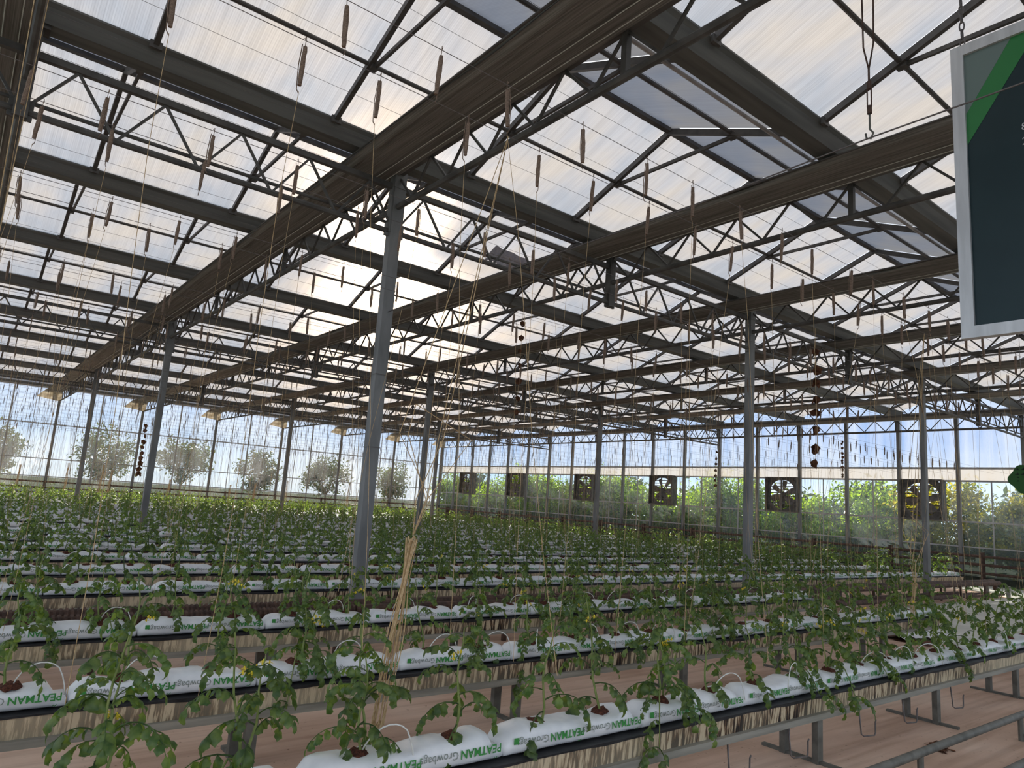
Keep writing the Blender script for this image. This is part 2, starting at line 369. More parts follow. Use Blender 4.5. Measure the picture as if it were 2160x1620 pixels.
M['old_concrete'] = principled('worn_concrete', (0.20, 0.165, 0.14), (0.36, 0.32, 0.29), 2.2, 0.8, bump=0.1)
struct('floor', fp.mesh('worn_floor'), M['old_concrete'], label='worn grey concrete pad beside the heating rail')

# ------------------------------------------------------------------ roof: one ceiling bay per ridge
RX = [XMIN + 0.985 + i * TS / 2 for i in range(int((XW - XMIN) / (TS / 2)) + 1)]
RX = [x for x in RX if x < XW - 0.3]
gy = [GY0 + GS * i for i in range(-3, 10)]
xs = [XMIN] + RX + [XW]
raft_w, raft_h = 0.055, 0.075
for b in range(len(gy) - 1):
    y0, y1 = gy[b], gy[b + 1]; yr = (y0 + y1) / 2
    c = struct('ceiling', loc=(0, yr, Z_G1), label='%s roof bay of translucent sheet counted from behind the camera' % ORD[b + 1])
    for sgn, ya in ((-1, y0 + 0.12), (1, y1 - 0.12)):
        pm = {}
        for i in range(len(xs) - 1):
            w = round(xs[i + 1] - xs[i], 3)
            if w not in pm:
                dy = ya - yr; dz0, dz1 = Z_R - Z_G1, 0.02
                vs = [(0.015, 0, dz0), (w - 0.015, 0, dz0), (w - 0.015, dy, dz1), (0.015, dy, dz1)]
                pm[w] = MB().add(vs, [(0, 1, 2, 3)]).mesh('roof_panel')
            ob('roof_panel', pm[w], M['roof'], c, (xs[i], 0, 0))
    # rafters and collar ties
    rm = MB()
    dz = Z_R - Z_G1
    rme = {}
    for sgn in (-1, 1):
        yb = sgn * (GS / 2 - 0.13)
        rme[sgn] = MB().bar((0, 0, dz - 0.06), (0, yb, -0.03), raft_w, raft_h).mesh('rafter')
    yt = 0.98
    zt = dz * (1 - yt / (GS / 2)) - 0.10
    tie = MB().bar((0.05, -yt, zt), (0.05, yt, zt), 0.035, 0.045)
    tie.box(0.0, 0.08, -yt - 0.05, -yt + 0.06, zt - 0.035, zt + 0.06); tie.box(0.0, 0.08, yt - 0.06, yt + 0.05, zt - 0.035, zt + 0.06)
    tme = tie.mesh('collar_tie')
    for x in RX:
        for sgn in (-1, 1): ob('rafter', rme[sgn], M['steel'], c, (x, 0, 0))
        ob('collar_tie', tme, M['steel'], c, (x, 0, 0))
    part('ridge_bar', MB().box(XMIN, XW, yr - 0.04, yr + 0.04, Z_R - 0.07, Z_R + 0.05), M['steel'], c)
    for sgn in (-1, 1):
        yp = yr + sgn * 0.98
        part('purlin', MB().tube([(XMIN, yp, Z_R - 0.46), (XW, yp, Z_R - 0.46)], 0.026, 8), M['steel'], c)
        yp = yr + sgn * (GS / 2 - 0.36)
        part('condensation_pipe', MB().tube([(XMIN, yp, 6.06), (XW, yp, 6.06)], 0.022, 8), M['mullion'], c) if sgn < 0 else None

# gutters
SHOE = MB().box(-0.06, 0.06, -0.015, 0.015, -0.07, 0.01).mesh('rafter_shoe')
for i, y in enumerate(gy[1:-1]):
    v = i
    prof = [(y - 0.19, Z_G1), (y - 0.17, Z_G1), (y - 0.085, Z_G0 + 0.02), (y + 0.085, Z_G0 + 0.02), (y + 0.17, Z_G1), (y + 0.19, Z_G1),
            (y + 0.19, Z_G1 - 0.02), (y + 0.16, Z_G1 - 0.06), (y + 0.11, Z_G0), (y - 0.11, Z_G0), (y - 0.16, Z_G1 - 0.06), (y - 0.19, Z_G1 - 0.02)]
    lab = {-1: 'grey steel roof gutter running behind the camera position', 0: 'grey steel roof gutter passing right over the camera'}.get(v, 'grey steel roof gutter, %s from the camera towards the far wall' % ORD[max(v, 1)])
    g = thing('roof_gutter', lab, 'gutter', (0, y, Z_G0), group='roof gutters')
    part('channel', MB().prism(prof, 'x', XMIN, XW), M['gutter'], g)
    for x in RX:
        for sg in (-1, 1): ob('rafter_shoe', SHOE, M['steel'], g, (x, sg * 0.2, Z_G1 - Z_G0))

# ------------------------------------------------------------------ trellis trusses with folded screens
Z_B, Z_T = 5.30, 5.76
def truss_name(t): return 'leftmost' if t == 0 else ORD[t + 1]
pan = GS / 5
up = MB().bar((0, 0, Z_T - 0.02), (0, pan / 2, Z_B + 0.02), 0.026).mesh('diagonal')
dn = MB().bar((0, pan / 2, Z_B + 0.02), (0, pan, Z_T - 0.02), 0.026).mesh('diagonal')
vert = MB().box(-0.03, 0.03, -0.03, 0.03, Z_B, Z_G0 - 0.02).mesh('gutter_post')
for t in range(0, 8):
    x = t * TS + (0.0 if t < 7 else -0.25)
    where = 'outside the left edge of the view' if t < 0 else 'at the top left corner' if t == 0 else 'against the fan wall' if t == 7 else '%s from the left edge' % ORD[t + 1]
    tr = thing('lattice_truss', 'dark steel lattice truss under the screen, %s' % where, 'truss', (x, YMIN, 0), group='lattice trusses')
    part('top_chord', MB().box(x - 0.03, x + 0.03, YMIN, YW - 0.1, Z_T - 0.03, Z_T + 0.03), M['steel'], tr)
    part('bottom_chord', MB().tube([(x, YMIN, Z_B), (x, YW - 0.1, Z_B)], 0.040, 10), M['steel'], tr)
    n = int((YW - YMIN) / pan)
    for i in range(n):
        if YMIN + i * pan < 0.5: continue
        ob('diagonal', up, M['steel'], tr, (0, i * pan, 0)); ob('diagonal', dn, M['steel'], tr, (0, i * pan, 0))
    for y in gy[1:-1]: ob('gutter_post', vert, M['steel'], tr, (0, y - YMIN, 0))
    # folded screen beside it: uneven folds across, extruded with a little sway
    s = thing('folded_screen', 'brown shade screen folded into a long packet, %s' % where, 'shade screen', (x, YMIN, 0), group='folded shade screens')
    rr = np.random.default_rng(100 + t)
    nf = 26; px = np.linspace(-0.66, -0.04, nf); pz = 5.745 - 0.03 * (np.arange(nf) % 2) - rr.uniform(0, 0.03, nf)
    pz[0] += 0.04; pz[1] += 0.02; pz[-1] += 0.02
    ny = 54; ys = np.linspace(YMIN + 0.1, YW - 0.7, ny)
    V = []; 
    for j, yy in enumerate(ys):
        sw = 0.018 * np.sin(yy * 1.586 + rr.uniform(-0.4, 0.4)) ; dz_ = rr.uniform(-0.006, 0.006, nf)
        for i in range(nf): V.append((x + px[i] + sw * (1 - i / nf), yy, pz[i] + dz_[i]))
    nb = len(V)
    for j, yy in enumerate(ys):
        for i in range(nf): V.append((x + px[i], yy, 5.785))
    F = []
    for j in range(ny - 1):
        for i in range(nf - 1):
            a = j * nf + i; F.append((a, a + nf, a + nf + 1, a + 1)); a += nb; F.append((a, a + 1, a + nf + 1, a + nf))
    for j in range(ny - 1):
        for i in (0, nf - 1):
            a = j * nf + i; F.append((a, a + nf, a + nf + nb, a + nb))
    for i in range(nf - 1):
        for j in (0, ny - 1):
            a = j * nf + i; F.append((a, a + 1, a + 1 + nb, a + nb))
    V = np.array(V) - np.array([x, YMIN, 0])
    ob('cloth_packet', fast_mesh('cloth_packet', V, F), M['screen'], s)
    ed = MB(); ed.tube([(x - 0.67, YMIN, 5.785), (x - 0.67, YW - 0.6, 5.785)], 0.014, 6); ed.tube([(x - 0.05, YMIN, 5.845), (x - 0.05, YW - 0.6, 5.845)], 0.012, 6)
    part('edge_tube', ed, M['steel'], s)
    cord = MB()
    for dx in (-0.25, -0.12): cord.tube([(x + dx, YMIN, 5.69), (x + dx, YW - 0.7, 5.69)], 0.005, 4)
    part('drive_cord', cord, M['tube'], s)
    if t >= 0:      # pale end of the cloth dropping at the far wall
        dv = []; nn = 12
        for j in range(5):
            for i in range(nn):
                u = i / (nn - 1); v = j / 4
                dv.append((x - 0.72 - 0.35 * (1 - u) * v + u * 0.74, YW - 0.70 + 0.05 * math.sin(u * 19) * (0.3 + v) + 0.12 * v, 5.77 - v * (0.40 + 0.14 * u)))
        df = [(j * nn + i, j * nn + i + 1, (j + 1) * nn + i + 1, (j + 1) * nn + i) for j in range(4) for i in range(nn - 1)]
        part('hanging_end', MB().add(dv, df), M['drape'], s, True)

# ------------------------------------------------------------------ lattice girders on the column lines, with columns and hangers
gp = TS / 5
gup = MB().bar((0, 0, 4.97), (gp / 2, 0, 5.54), 0.026).mesh('diagonal')
gdn = MB().bar((gp / 2, 0, 5.54), (gp, 0, 4.97), 0.026).mesh('diagonal')
hang = MB(); hang.box(-0.06, 0.06, -0.055, 0.055, 4.90, 5.84); hang.box(-0.10, 0.10, -0.02, 0.02, 4.89, 5.08); hang.box(-0.11, 0.11, -0.09, 0.09, 5.82, 5.86)
hang.prism([(-0.055, 5.66), (-0.20, 5.84), (-0.055, 5.84)], 'x', -0.02, 0.02); hang.prism([(0.055, 5.66), (0.20, 5.84), (0.055, 5.84)], 'x', -0.02, 0.02)
hang = hang.mesh('hanger_post')
colm = MB(); colm.box(-0.075, 0.075, -0.06, 0.06, 0, 5.83)
colm_me = colm.mesh('post')
cap = MB(); cap.box(-0.12, 0.12, -0.12, 0.12, 5.83, 5.87); cap.box(-0.085, 0.085, -0.07, 0.07, 5.55, 5.83); cap.box(-0.02, 0.02, 0.06, 0.20, 5.60, 5.82)
cap.box(-0.13, 0.13, -0.02, 0.02, 4.90, 5.06); cap.box(-0.095, -0.075, -0.05, 0.05, 4.95, 5.8); cap.box(0.075, 0.095, -0.05, 0.05, 4.95, 5.8)
for yy in (-0.03, 0.03):
    for zz in (5.62, 5.74): cap.box(-0.094, -0.084, yy - 0.01, yy + 0.01, zz - 0.01, zz + 0.01)
cap = cap.mesh('head_bracket')
foot = MB().box(-0.11, 0.11, -0.11, 0.11, 0, 0.02).box(-0.085, 0.085, -0.07, 0.07, 0.02, 0.12).mesh('foot_plate')
NEAR = ['nearest', 'middle', 'farthest']
for gi, y in enumerate(COLY):
    g = thing('lattice_girder', 'dark steel lattice girder with zigzag web on the %s column line' % NEAR[gi], 'girder', (-TS, y, 0), group='lattice girders')
    part('top_chord', MB().box(-TS, XW, y - 0.03, y + 0.035, 5.535, 5.605), M['steel'], g)
    part('bottom_chord', MB().tube([(-TS, y, 4.97), (XW, y, 4.97)], 0.037, 8), M['steel'], g)
    part('water_pipe', MB().tube([(-TS, y + 0.06, 5.10), (XW, y + 0.06, 5.10)], 0.02, 8), M['steel'], g)
    for i in range(int((XW + TS) / gp)):
        ob('diagonal', gup, M['steel'], g, (i * gp, 0, 0)); ob('diagonal', gdn, M['steel'], g, (i * gp, 0, 0))
    for t in (0, 2, 4, 6): ob('hanger_post', hang, M['steel'], g, ((t + 1) * TS, 0, 0))
    for q, t in enumerate((1, 3, 5)):
        lab = 'grey square steel column, %s from the left on the %s column line' % (ORD[q + 1], NEAR[gi])
        cth = thing('steel_column', lab, 'column', (t * TS, y, 0), group='steel columns')
        ob('post', colm_me, M['column'], cth); ob('head_bracket', cap, M['column'], cth); ob('foot_plate', foot, M['column'], cth)
        if gi == 0:
            st = MB(); 
            for zz in ((2.2, 3.1), (4.2,), (1.9,))[q]: st.box(-0.08, 0.08, -0.066, 0.066, zz, zz + 0.012)
            ob('strap', st.mesh('strap'), M['wire'], cth)

# ------------------------------------------------------------------ far wall (wall_left)
def quad(mb, a, b, c, d): mb.add([a, b, c, d], [(0, 1, 2, 3)])
wl = struct('wall_left', loc=(0, YW, 0), label='far glazed wall with dusty panes and trees outside')
zl = [0.0, 0.85, 1.38, 2.28, 4.06, 5.95]
xm = [XMIN + i * TS / 4 for i in range(int(round((XW - XMIN) / (TS / 4))) + 1)]
for r_ in range(len(zl) - 1):
    step = 2
    for i in range(0, len(xm) - step, step):
        pmb = MB(); quad(pmb, (xm[i], YW, zl[r_]), (xm[i + step], YW, zl[r_]), (xm[i + step], YW, zl[r_ + 1]), (xm[i], YW, zl[r_ + 1]))
        part('pane', pmb, M['skirt'] if r_ < 1 else M['glass'], wl)
for i, x in enumerate(xm):
    k4 = (i % 4 == 0); k2 = (i % 2 == 0)
    w = 0.06 if k4 else 0.035 if k2 else 0.014
    part('mullion', MB().box(x - w, x + w, YW - (0.12 if k4 else 0.05), YW - 0.01, 0, 5.95), M['column'] if k4 else M['mullion'], wl)
for z, w in ((0.85, .02), (1.38, .025), (2.28, .022), (4.06, .025), (5.95, .06)):
    part('transom', MB().box(XMIN, XW, YW - 0.06, YW - 0.005, z - w, z + w), M['mullion'], wl)
for b in range(0):
    pass
# eaves strip above the far wall
part('eaves_board', MB().box(XMIN, XW, YW - 0.1, YW + 0.15, 5.98, 6.2), M['gutter'], wl)
pw = thing('wall_heating_pipes', 'dark heating pipes along the foot of the far wall', 'pipes', (XMIN, YW - 0.25, 0))
for z in (0.55, 0.82, 1.12):
    part('pipe', MB().tube([(XMIN, YW - 0.25, z), (XW - 0.4, YW - 0.25, z)], 0.04, 8), M['rust'], pw)
for i in range(0, 9): part('bracket', MB().box(i * 3 + 0.9, i * 3 + 0.95, YW - 0.28, YW - 0.12, 0.0, 1.2), M['rust'], pw)

# ------------------------------------------------------------------ fan wall (wall_right)
wr = struct('wall_right', loc=(XW, 0, 0), label='glazed fan wall with milky film above clear panes')
ym = [YW - i * 0.99 for i in range(int((YW - YMIN) / 0.99) + 1)]
FANY = [10.95, 16.45, 22.9, 28.35, 34.5, 39.75]
def hit_fan(ya, yb): return any(f - 0.74 < (ya + yb) / 2 < f + 0.74 for f in FANY)
zr = [(0.0, 1.25, 'skirt', 2), (1.25, 2.10, 'clear', 1), (2.10, 3.50, 'clear', 1), (3.50, 3.95, 'hem', 2), (3.95, 5.92, 'film', 2)]
for z0, z1, mt, step in zr:
    for i in range(0, len(ym) - step, step):
        ya, yb = ym[i], ym[i + step]
        if z0 == 2.10:      # leave the fan openings free
            cuts = [(yb, ya)]
            for f in FANY:
                nc = []
                for a_, b_ in cuts:
                    if f + 0.72 <= a_ or f - 0.72 >= b_: nc.append((a_, b_)); continue
                    if a_ < f - 0.72: nc.append((a_, f - 0.72))
                    if b_ > f + 0.72: nc.append((f + 0.72, b_))
                cuts = nc
            for a_, b_ in cuts:
                pmb = MB(); quad(pmb, (XW, a_, z0), (XW, b_, z0), (XW, b_, z1), (XW, a_, z1)); part('pane', pmb, M[mt], wr)
            continue
        pmb = MB(); quad(pmb, (XW, ya, z0), (XW, yb, z0), (XW, yb, z1), (XW, ya, z1)); part('pane', pmb, M[mt], wr)
for i, y in enumerate(ym):
    if i % 2 == 0: part('mullion', MB().box(XW - 0.14, XW - 0.01, y - 0.055, y + 0.055, 0, 5.95), M['column'], wr)
    elif not hit_fan(y, y): part('mullion', MB().box(XW - 0.04, XW - 0.01, y - 0.02, y + 0.02, 0.3, 3.5), M['mullion'], wr)
for z, w in ((1.25, .02), (2.10, .03), (3.50, .03), (3.95, .035), (5.92, .07)):
    part('transom', MB().box(XW - 0.08, XW - 0.005, YMIN, YW, z - w, z + w), M['mullion'] if z < 5 else M['column'], wr)
for b in range(len(gy) - 1):        # gable glass under each ridge
    y0, y1 = gy[b], gy[b + 1]; yr = (y0 + y1) / 2
    gm = MB().add([(XW, y0 + 0.1, 5.99), (XW, y1 - 0.1, 5.99), (XW, y1 - 0.1, Z_G1), (XW, yr, Z_R - 0.03), (XW, y0 + 0.1, Z_G1)], [(0, 1, 2, 3, 4)])
    part('gable_pane', gm, M['glass'], wr)
    part('gable_post', MB().box(XW - 0.05, XW - 0.01, yr - 0.02, yr + 0.02, 5.99, Z_R), M['mullion'], wr)
part('plinth', MB().box(XW - 0.16, XW + 0.05, YMIN, YW, 0, 0.28), M['plinth'], wr)
pw = thing('wall_heating_pipes', 'dark heating pipes along the foot of the fan wall', 'pipes', (XW - 0.35, YMIN, 0))
for z in (0.42, 0.70, 0.97):
    part('pipe', MB().tube([(XW - 0.35, YMIN, z), (XW - 0.35, YW - 0.4, z)], 0.045, 8), M['rust'], pw)
for i in range(0, 15): part('bracket', MB().box(XW - 0.40, XW - 0.14, i * 2.97 + 0.13, i * 2.97 + 0.19, 0.02, 1.1), M['rust'], pw)
# unseen clear walls that close the house, placed near to let fill light in
wb = struct('wall_back', loc=(0, YMIN, 0), label='unseen clear wall behind the camera, set close to let light in')
wn_ = struct('wall_near', loc=(XMIN, 0, 0), label='unseen clear wall left of the camera, set close to let light in')
for i in range(0, len(xm) - 4, 4):
    pmb = MB(); quad(pmb, (xm[i], YMIN, 0), (xm[i + 4], YMIN, 0), (xm[i + 4], YMIN, 5.95), (xm[i], YMIN, 5.95)); part('pane', pmb, M['clear'], wb)
    part('mullion', MB().box(xm[i] - 0.05, xm[i] + 0.05, YMIN, YMIN + 0.1, 0, 5.95), M['mullion'], wb)
for i in range(0, len(ym) - 4, 4):
    pmb = MB(); quad(pmb, (XMIN, ym[i], 0), (XMIN, ym[i + 4], 0), (XMIN, ym[i + 4], 5.95), (XMIN, ym[i], 5.95)); part('pane', pmb, M['clear'], wn_)
    part('mullion', MB().box(XMIN, XMIN + 0.1, ym[i] - 0.05, ym[i] + 0.05, 0, 5.95), M['mullion'], wn_)

# fans
def make_fan():
    P = {}
    S = 0.72
    hs = MB(); D0, D1 = -0.34, 0.06
    for a in ((-S, -S + 0.05), (S - 0.05, S)):
        hs.box(D0, D1, a[0], a[1], -S, S); hs.box(D0, D1, -S + 0.05, S - 0.05, a[0], a[1])
    n = 28; R = 0.62         # front plate with a round opening
    vs = []; fs = []
    for k_, xx in enumerate((-0.20, -0.17)):
        for i in range(n):
            a = 2 * math.pi * i / n; c_, s_ = math.cos(a), math.sin(a); mxx = max(abs(c_), abs(s_))
            vs += [(xx, R * c_, R * s_), (xx, (S - 0.05) * c_ / mxx, (S - 0.05) * s_ / mxx)]
    for i in range(n):
        j = (i + 1) % n; fs += [(2 * i, 2 * j, 2 * j + 1, 2 * i + 1), (2 * n + 2 * i, 2 * n + 2 * i + 1, 2 * n + 2 * j + 1, 2 * n + 2 * j), (2 * i, 2 * n + 2 * i, 2 * n + 2 * j, 2 * j)]
    hs.add(vs, fs); P['housing'] = hs.mesh('housing')
    sl = MB().bar((0.0, -S + 0.06, 0.0), (0.0, S - 0.06, 0.0), 0.10, 0.010, up=(0.25, 0, 1)); P['louvre'] = sl.mesh('louvre')
    bl = MB(); k_ = 6; v0 = []
    for j in range(k_):
        t = j / (k_ - 1); rr_ = 0.07 + t * 0.51; w = 0.055 + 0.085 * math.sin(min(1, t * 1.15) * math.pi * 0.62); tw = 0.7 - 0.45 * t
        for sg in (-1, 1):
            v0 += [(-0.12 + sg * w * math.sin(tw) - 0.006, sg * w * math.cos(tw), rr_), (-0.12 + sg * w * math.sin(tw) + 0.006, sg * w * math.cos(tw), rr_)]
    f0 = []
    for j in range(k_ - 1):
        a = 4 * j; b_ = a + 4
        f0 += [(a, b_, b_ + 2, a + 2), (a + 1, a + 3, b_ + 3, b_ + 1), (a, a + 1, b_ + 1, b_), (a + 2, b_ + 2, b_ + 3, a + 3)]
    e = 4 * (k_ - 1); f0 += [(e, e + 1, e + 3, e + 2), (0, 2, 3, 1)]
    bl.add(v0, f0); P['blade'] = bl.mesh('blade')
    P['hub'] = MB().tube([(-0.16, 0, 0), (-0.06, 0, 0)], 0.10, 14).mesh('hub')
    mo = MB().tube([(-0.30, 0, -0.40), (-0.12, 0, -0.40)], 0.085, 12); mo.box(-0.27, -0.24, -0.03, 0.03, -0.67, 0.67); mo.box(-0.245, -0.215, -0.67, 0.67, -0.43, -0.39)
    P['motor'] = mo.mesh('motor_mount')
    return P
FP = make_fan()
for i, y in enumerate(FANY):
    f = thing('exhaust_fan', 'square dark exhaust fan with blades, %s from the right on the fan wall' % ORD[i + 1], 'fan', (XW, y, 2.81), group='exhaust fans')
    hou = ob('housing', FP['housing'], M['fanbox'], f); hub = ob('hub', FP['hub'], M['blade'], f); ob('motor_mount', FP['motor'], M['blade'], f)
    r0 = random.random()
    for j in range(6): ob('blade', FP['blade'], M['blade'], hub, rot=((r0 + j) * math.pi / 3, 0, 0))
    for j in range(10): ob('louvre', FP['louvre'], M['fanbox'], hou, (0.02, 0, -0.62 + j * 0.138))

# ------------------------------------------------------------------ crop rows
ROWY = [2.87, 4.51, 6.20]
for L in COLY: ROWY += [L + 0.63 + 1.608 * k for k in range(7)]
ROWY = [y for y in ROWY if y < YW - 1.0]
NR = len(ROWY)
ZB = 0.45
def row_end(i): return 11.45 if i < 3 else 23.6
def row_name(i): return 'nearest crop row' if i == 0 else '%s nearest crop row' % ordw(i + 1)
ROW_X0 = -1.95
legm = MB(); legm.box(-0.035, 0.035, -0.022, 0.022, 0, 0.30); legm = legm.mesh('leg')
footm = MB().box(-0.02, 0.02, -0.30, 0.30, 0.0, 0.02).mesh('foot_bar')
hookm = MB().tube([(0, -0.10, 0.30), (0, -0.12, 0.10), (0.02, -0.13, 0.085), (0.17, -0.14, 0.075), (0.185, -0.14, 0.09), (0.187, -0.14, 0.17), (0.20, -0.14, 0.185)], 0.0055, 6).mesh('wire_hook', smooth=True)
for i, y in enumerate(ROWY):
    xe = row_end(i); be = thing('growing_bench', 'long stained cream trough on steel legs, %s' % row_name(i), 'bench', (ROW_X0, y, 0), group='growing benches')
    tm = MB().prism([(y - 0.125, 0.335), (y + 0.125, 0.335), (y + 0.135, 0.44), (y - 0.135, 0.44)], 'x', ROW_X0, xe + 0.12)
    part('trough', tm, M['trough'], be)
    n = int((xe - ROW_X0) / 0.16); vs = []; fs = []
    for j in range(n + 1):
        x = ROW_X0 + (xe + 0.05 - ROW_X0) * j / n; d = 0.002 + 0.018 * random.random() ** 2
        vs += [(x, y - 0.141, 0.443 - d), (x, y - 0.141, 0.449), (x, y + 0.141, 0.449), (x, y + 0.141, 0.443 - d)]
    for j in range(n):
        a = 4 * j; fs += [(a, a + 4, a + 5, a + 1), (a + 1, a + 5, a + 6, a + 2), (a + 2, a + 6, a + 7, a + 3)]
    part('liner_shadow_edge', MB().add(vs, fs), M['black_film'], be)  # black film whose thin uneven front edge draws the dark shadow under the bags
    rl = MB(); rl.box(ROW_X0, xe + 0.1, y - 0.16, y - 0.12, 0.295, 0.335); rl.box(ROW_X0, xe + 0.1, y + 0.12, y + 0.16, 0.295, 0.335)
    part('rail', rl, M['rail'], be)
    lx0 = [5.09, 3.67, 4.4][i] if i < 3 else 0.7
    xl = lx0 - math.floor((lx0 - ROW_X0) / 2.03) * 2.03
    while xl < xe:
        for s in (-1, 1): ob('leg', legm, M['leg'], be, (xl - ROW_X0, s * 0.125, 0))
        if i < 3: ob('foot_bar', footm, M['leg'], be, (xl - ROW_X0, 0, 0))
        xl += 2.03
    if i == 0:
        for xh in (3.1, 4.05, 4.75, 5.75, 6.5, 7.5): ob('wire_hook', hookm, M['wire'], be, (xh - ROW_X0, 0, 0))

# growbag parts
def bag_section(th, w=0.10, h=0.118):     # superellipse profile with a flat underside
    c, s = math.cos(th), math.sin(th)
    yy = w * math.copysign(abs(c) ** 0.55, c); zz = h / 2 + h / 2 * math.copysign(abs(s) ** 0.62, s)
    return yy, zz
BL = 0.965
def bag_mesh(seed):
    r = np.random.default_rng(seed); nl, na = 22, 16; V = []; F = []
    ph = r.uniform(0, 6, 6)
    for i in range(nl + 1):
        u = i / nl; x = -BL / 2 + BL * u
        e = min(u, 1 - u) * nl
        k = (0.50, 0.90, 0.98, 1.0)[min(int(e), 3)]
        puff = 1 + 0.09 * math.sin(u * 9 + ph[0]) + 0.05 * math.sin(u * 21 + ph[1])
        for j in range(na):
            th = 2 * math.pi * j / na; yy, zz = bag_section(th)
            bump = r.uniform(-0.0025, 0.0025)
            top = max(0, math.sin(th))
            dip = -0.012 * top * sum(math.exp(-((x - hx) / 0.05) ** 2) for hx in (-0.24, 0.24))
            V.append((x, yy * (0.75 + 0.25 * k) * (1 + 0.02 * math.sin(u * 13 + ph[2])) + bump, 0.002 + zz * k * (1 + (puff - 1) * top) + dip + bump * top))
    for i in range(nl):
        for j in range(na):
            a = i * na + j; b = i * na + (j + 1) % na; F.append((a, b, b + na, a + na))
    V += [(-BL / 2 - 0.012, 0, 0.03), (BL / 2 + 0.012, 0, 0.03)]; n0 = (nl + 1) * na
    mb = MB().add(V, F + [(n0, (j + 1) % na, j) for j in range(na)] + [(n0 + 1, nl * na + j, nl * na + (j + 1) % na) for j in range(na)])
    return mb.mesh('bag_body', smooth=True)
def text_mesh_data(txt, size, offset=0.0, spacing=1.0):
    cu = bpy.data.curves.new('lettering', 'FONT'); cu.body = txt; cu.size = size; cu.resolution_u = 2; cu.offset = offset; cu.space_character = spacing
    o = bpy.data.objects.new('lettering_tmp', cu); col.objects.link(o)
    dg = bpy.context.evaluated_depsgraph_get(); me = o.evaluated_get(dg).to_mesh()
    V = np.array([v.co[:] for v in me.vertices]); F = [tuple(p.vertices) for p in me.polygons]
    o.evaluated_get(dg).to_mesh_clear(); bpy.data.objects.remove(o); bpy.data.curves.remove(cu)
    return V, F
def bag_front_y(z):
    best = None
    for q in range(200):
        th = math.pi * (0.5 + q / 199); yy, zz = bag_section(th)
        if best is None or abs(zz - z) < best[0]: best = (abs(zz - z), yy)
    return best[1]
FY = [bag_front_y(0.118 * q / 59) for q in range(60)]
def wrap_on_bag(V, cx, z_top):      # printed upside down: reading direction runs to -x, letter tops point down
    out = []
    for u, v, _ in V:
        z = z_top - v; q = min(58.99, max(0, z / 0.118 * 59)); i = int(q); y = FY[i] * (1 - q + i) + FY[i + 1] * (q - i)
        out.append((cx - u, y * 1.025 - 0.0035, z))
    return out
pv, pf = text_mesh_data('PEATMAN', 0.052, 0.0011)
gv, gf = text_mesh_data('Growbags', 0.050, 0.0)
pw_, gw_ = pv[:, 0].max(), gv[:, 0].max()
let_g, let_s, let_m = MB(), MB(), MB()
let_g.add(wrap_on_bag(pv, 0, 0.082), pf); let_s.add(wrap_on_bag(gv, - pw_ - 0.012, 0.082), gf)
for cx in (0.0,):
    lv = [(0.018, 0.052, 0), (0.026, 0.060, 0), (0.030, 0.070, 0), (0.020, 0.062, 0), (0.034, 0.054, 0), (0.038, 0.066, 0), (0.031, 0.061, 0)]
    let_g.add(wrap_on_bag(lv, cx, 0.082), [(0, 1, 2, 3), (4, 5, 6)])
let_m.add([(-BL / 2 + 0.035, -0.104, 0.062), (-BL / 2 + 0.065, -0.107, 0.062), (-BL / 2 + 0.065, -0.107, 0.092), (-BL / 2 + 0.035, -0.104, 0.092)], [(0, 1, 2, 3)])
LET_G, LET_S, LET_M = let_g.mesh('brand_lettering'), let_s.mesh('script_lettering'), let_m.mesh('corner_logo')
def peat_mesh(seed):
    r = np.random.default_rng(seed); n = 12; V = [(0, 0, 0.026)]; F = []
    for k_, (rad, z) in enumerate(((0.025, 0.022), (0.045, 0.008), (0.052, -0.012))):
        for j in range(n):
            a = 2 * math.pi * j / n; q = rad * r.uniform(0.75, 1.2); V.append((q * 1.15 * math.cos(a), q * math.sin(a), z + r.uniform(-0.006, 0.008)))
    for j in range(n): F.append((0, 1 + j, 1 + (j + 1) % n))
    for k_ in range(2):
        for j in range(n):
            a = 1 + k_ * n + j; b = 1 + k_ * n + (j + 1) % n; F.append((a, a + n, b + n, b))
    return MB().add(V, F).mesh('peat_plug')
BAGS = [bag_mesh(s) for s in range(5)]; PEAT = [peat_mesh(s) for s in range(4)]
def drip_mesh(seed):
    r = np.random.default_rng(seed); s = r.choice([-1, 1]); pts = []
    for i in range(12):
        t = i / 11; a = t * math.pi * 0.98
        pts.append((0.10 * (1 - math.cos(a)) * s, -0.02 - 0.125 * t - 0.02 * math.sin(a), 0.115 + 0.13 * math.sin(a) * (1 - 0.2 * t) - 0.20 * max(0, t - 0.72)))
    return MB().tube(pts, 0.0035, 6).mesh('drip_tube', smooth=True)
DRIP = [drip_mesh(s) for s in range(4)]
PITCH = 0.985
bag_rows = []
for i in range(NR):
    ph = 0.684 if i == 1 else (1.30 if i == 0 else random.uniform(0, 0.98))
    x0 = ph - math.floor((ph - ROW_X0 - 0.05) / PITCH) * PITCH
    xsb = []
    while x0 + BL < row_end(i) + 0.06: xsb.append(x0 + BL / 2); x0 += PITCH
    bag_rows.append(xsb)
bag_total = 0; stuff_rows = {}
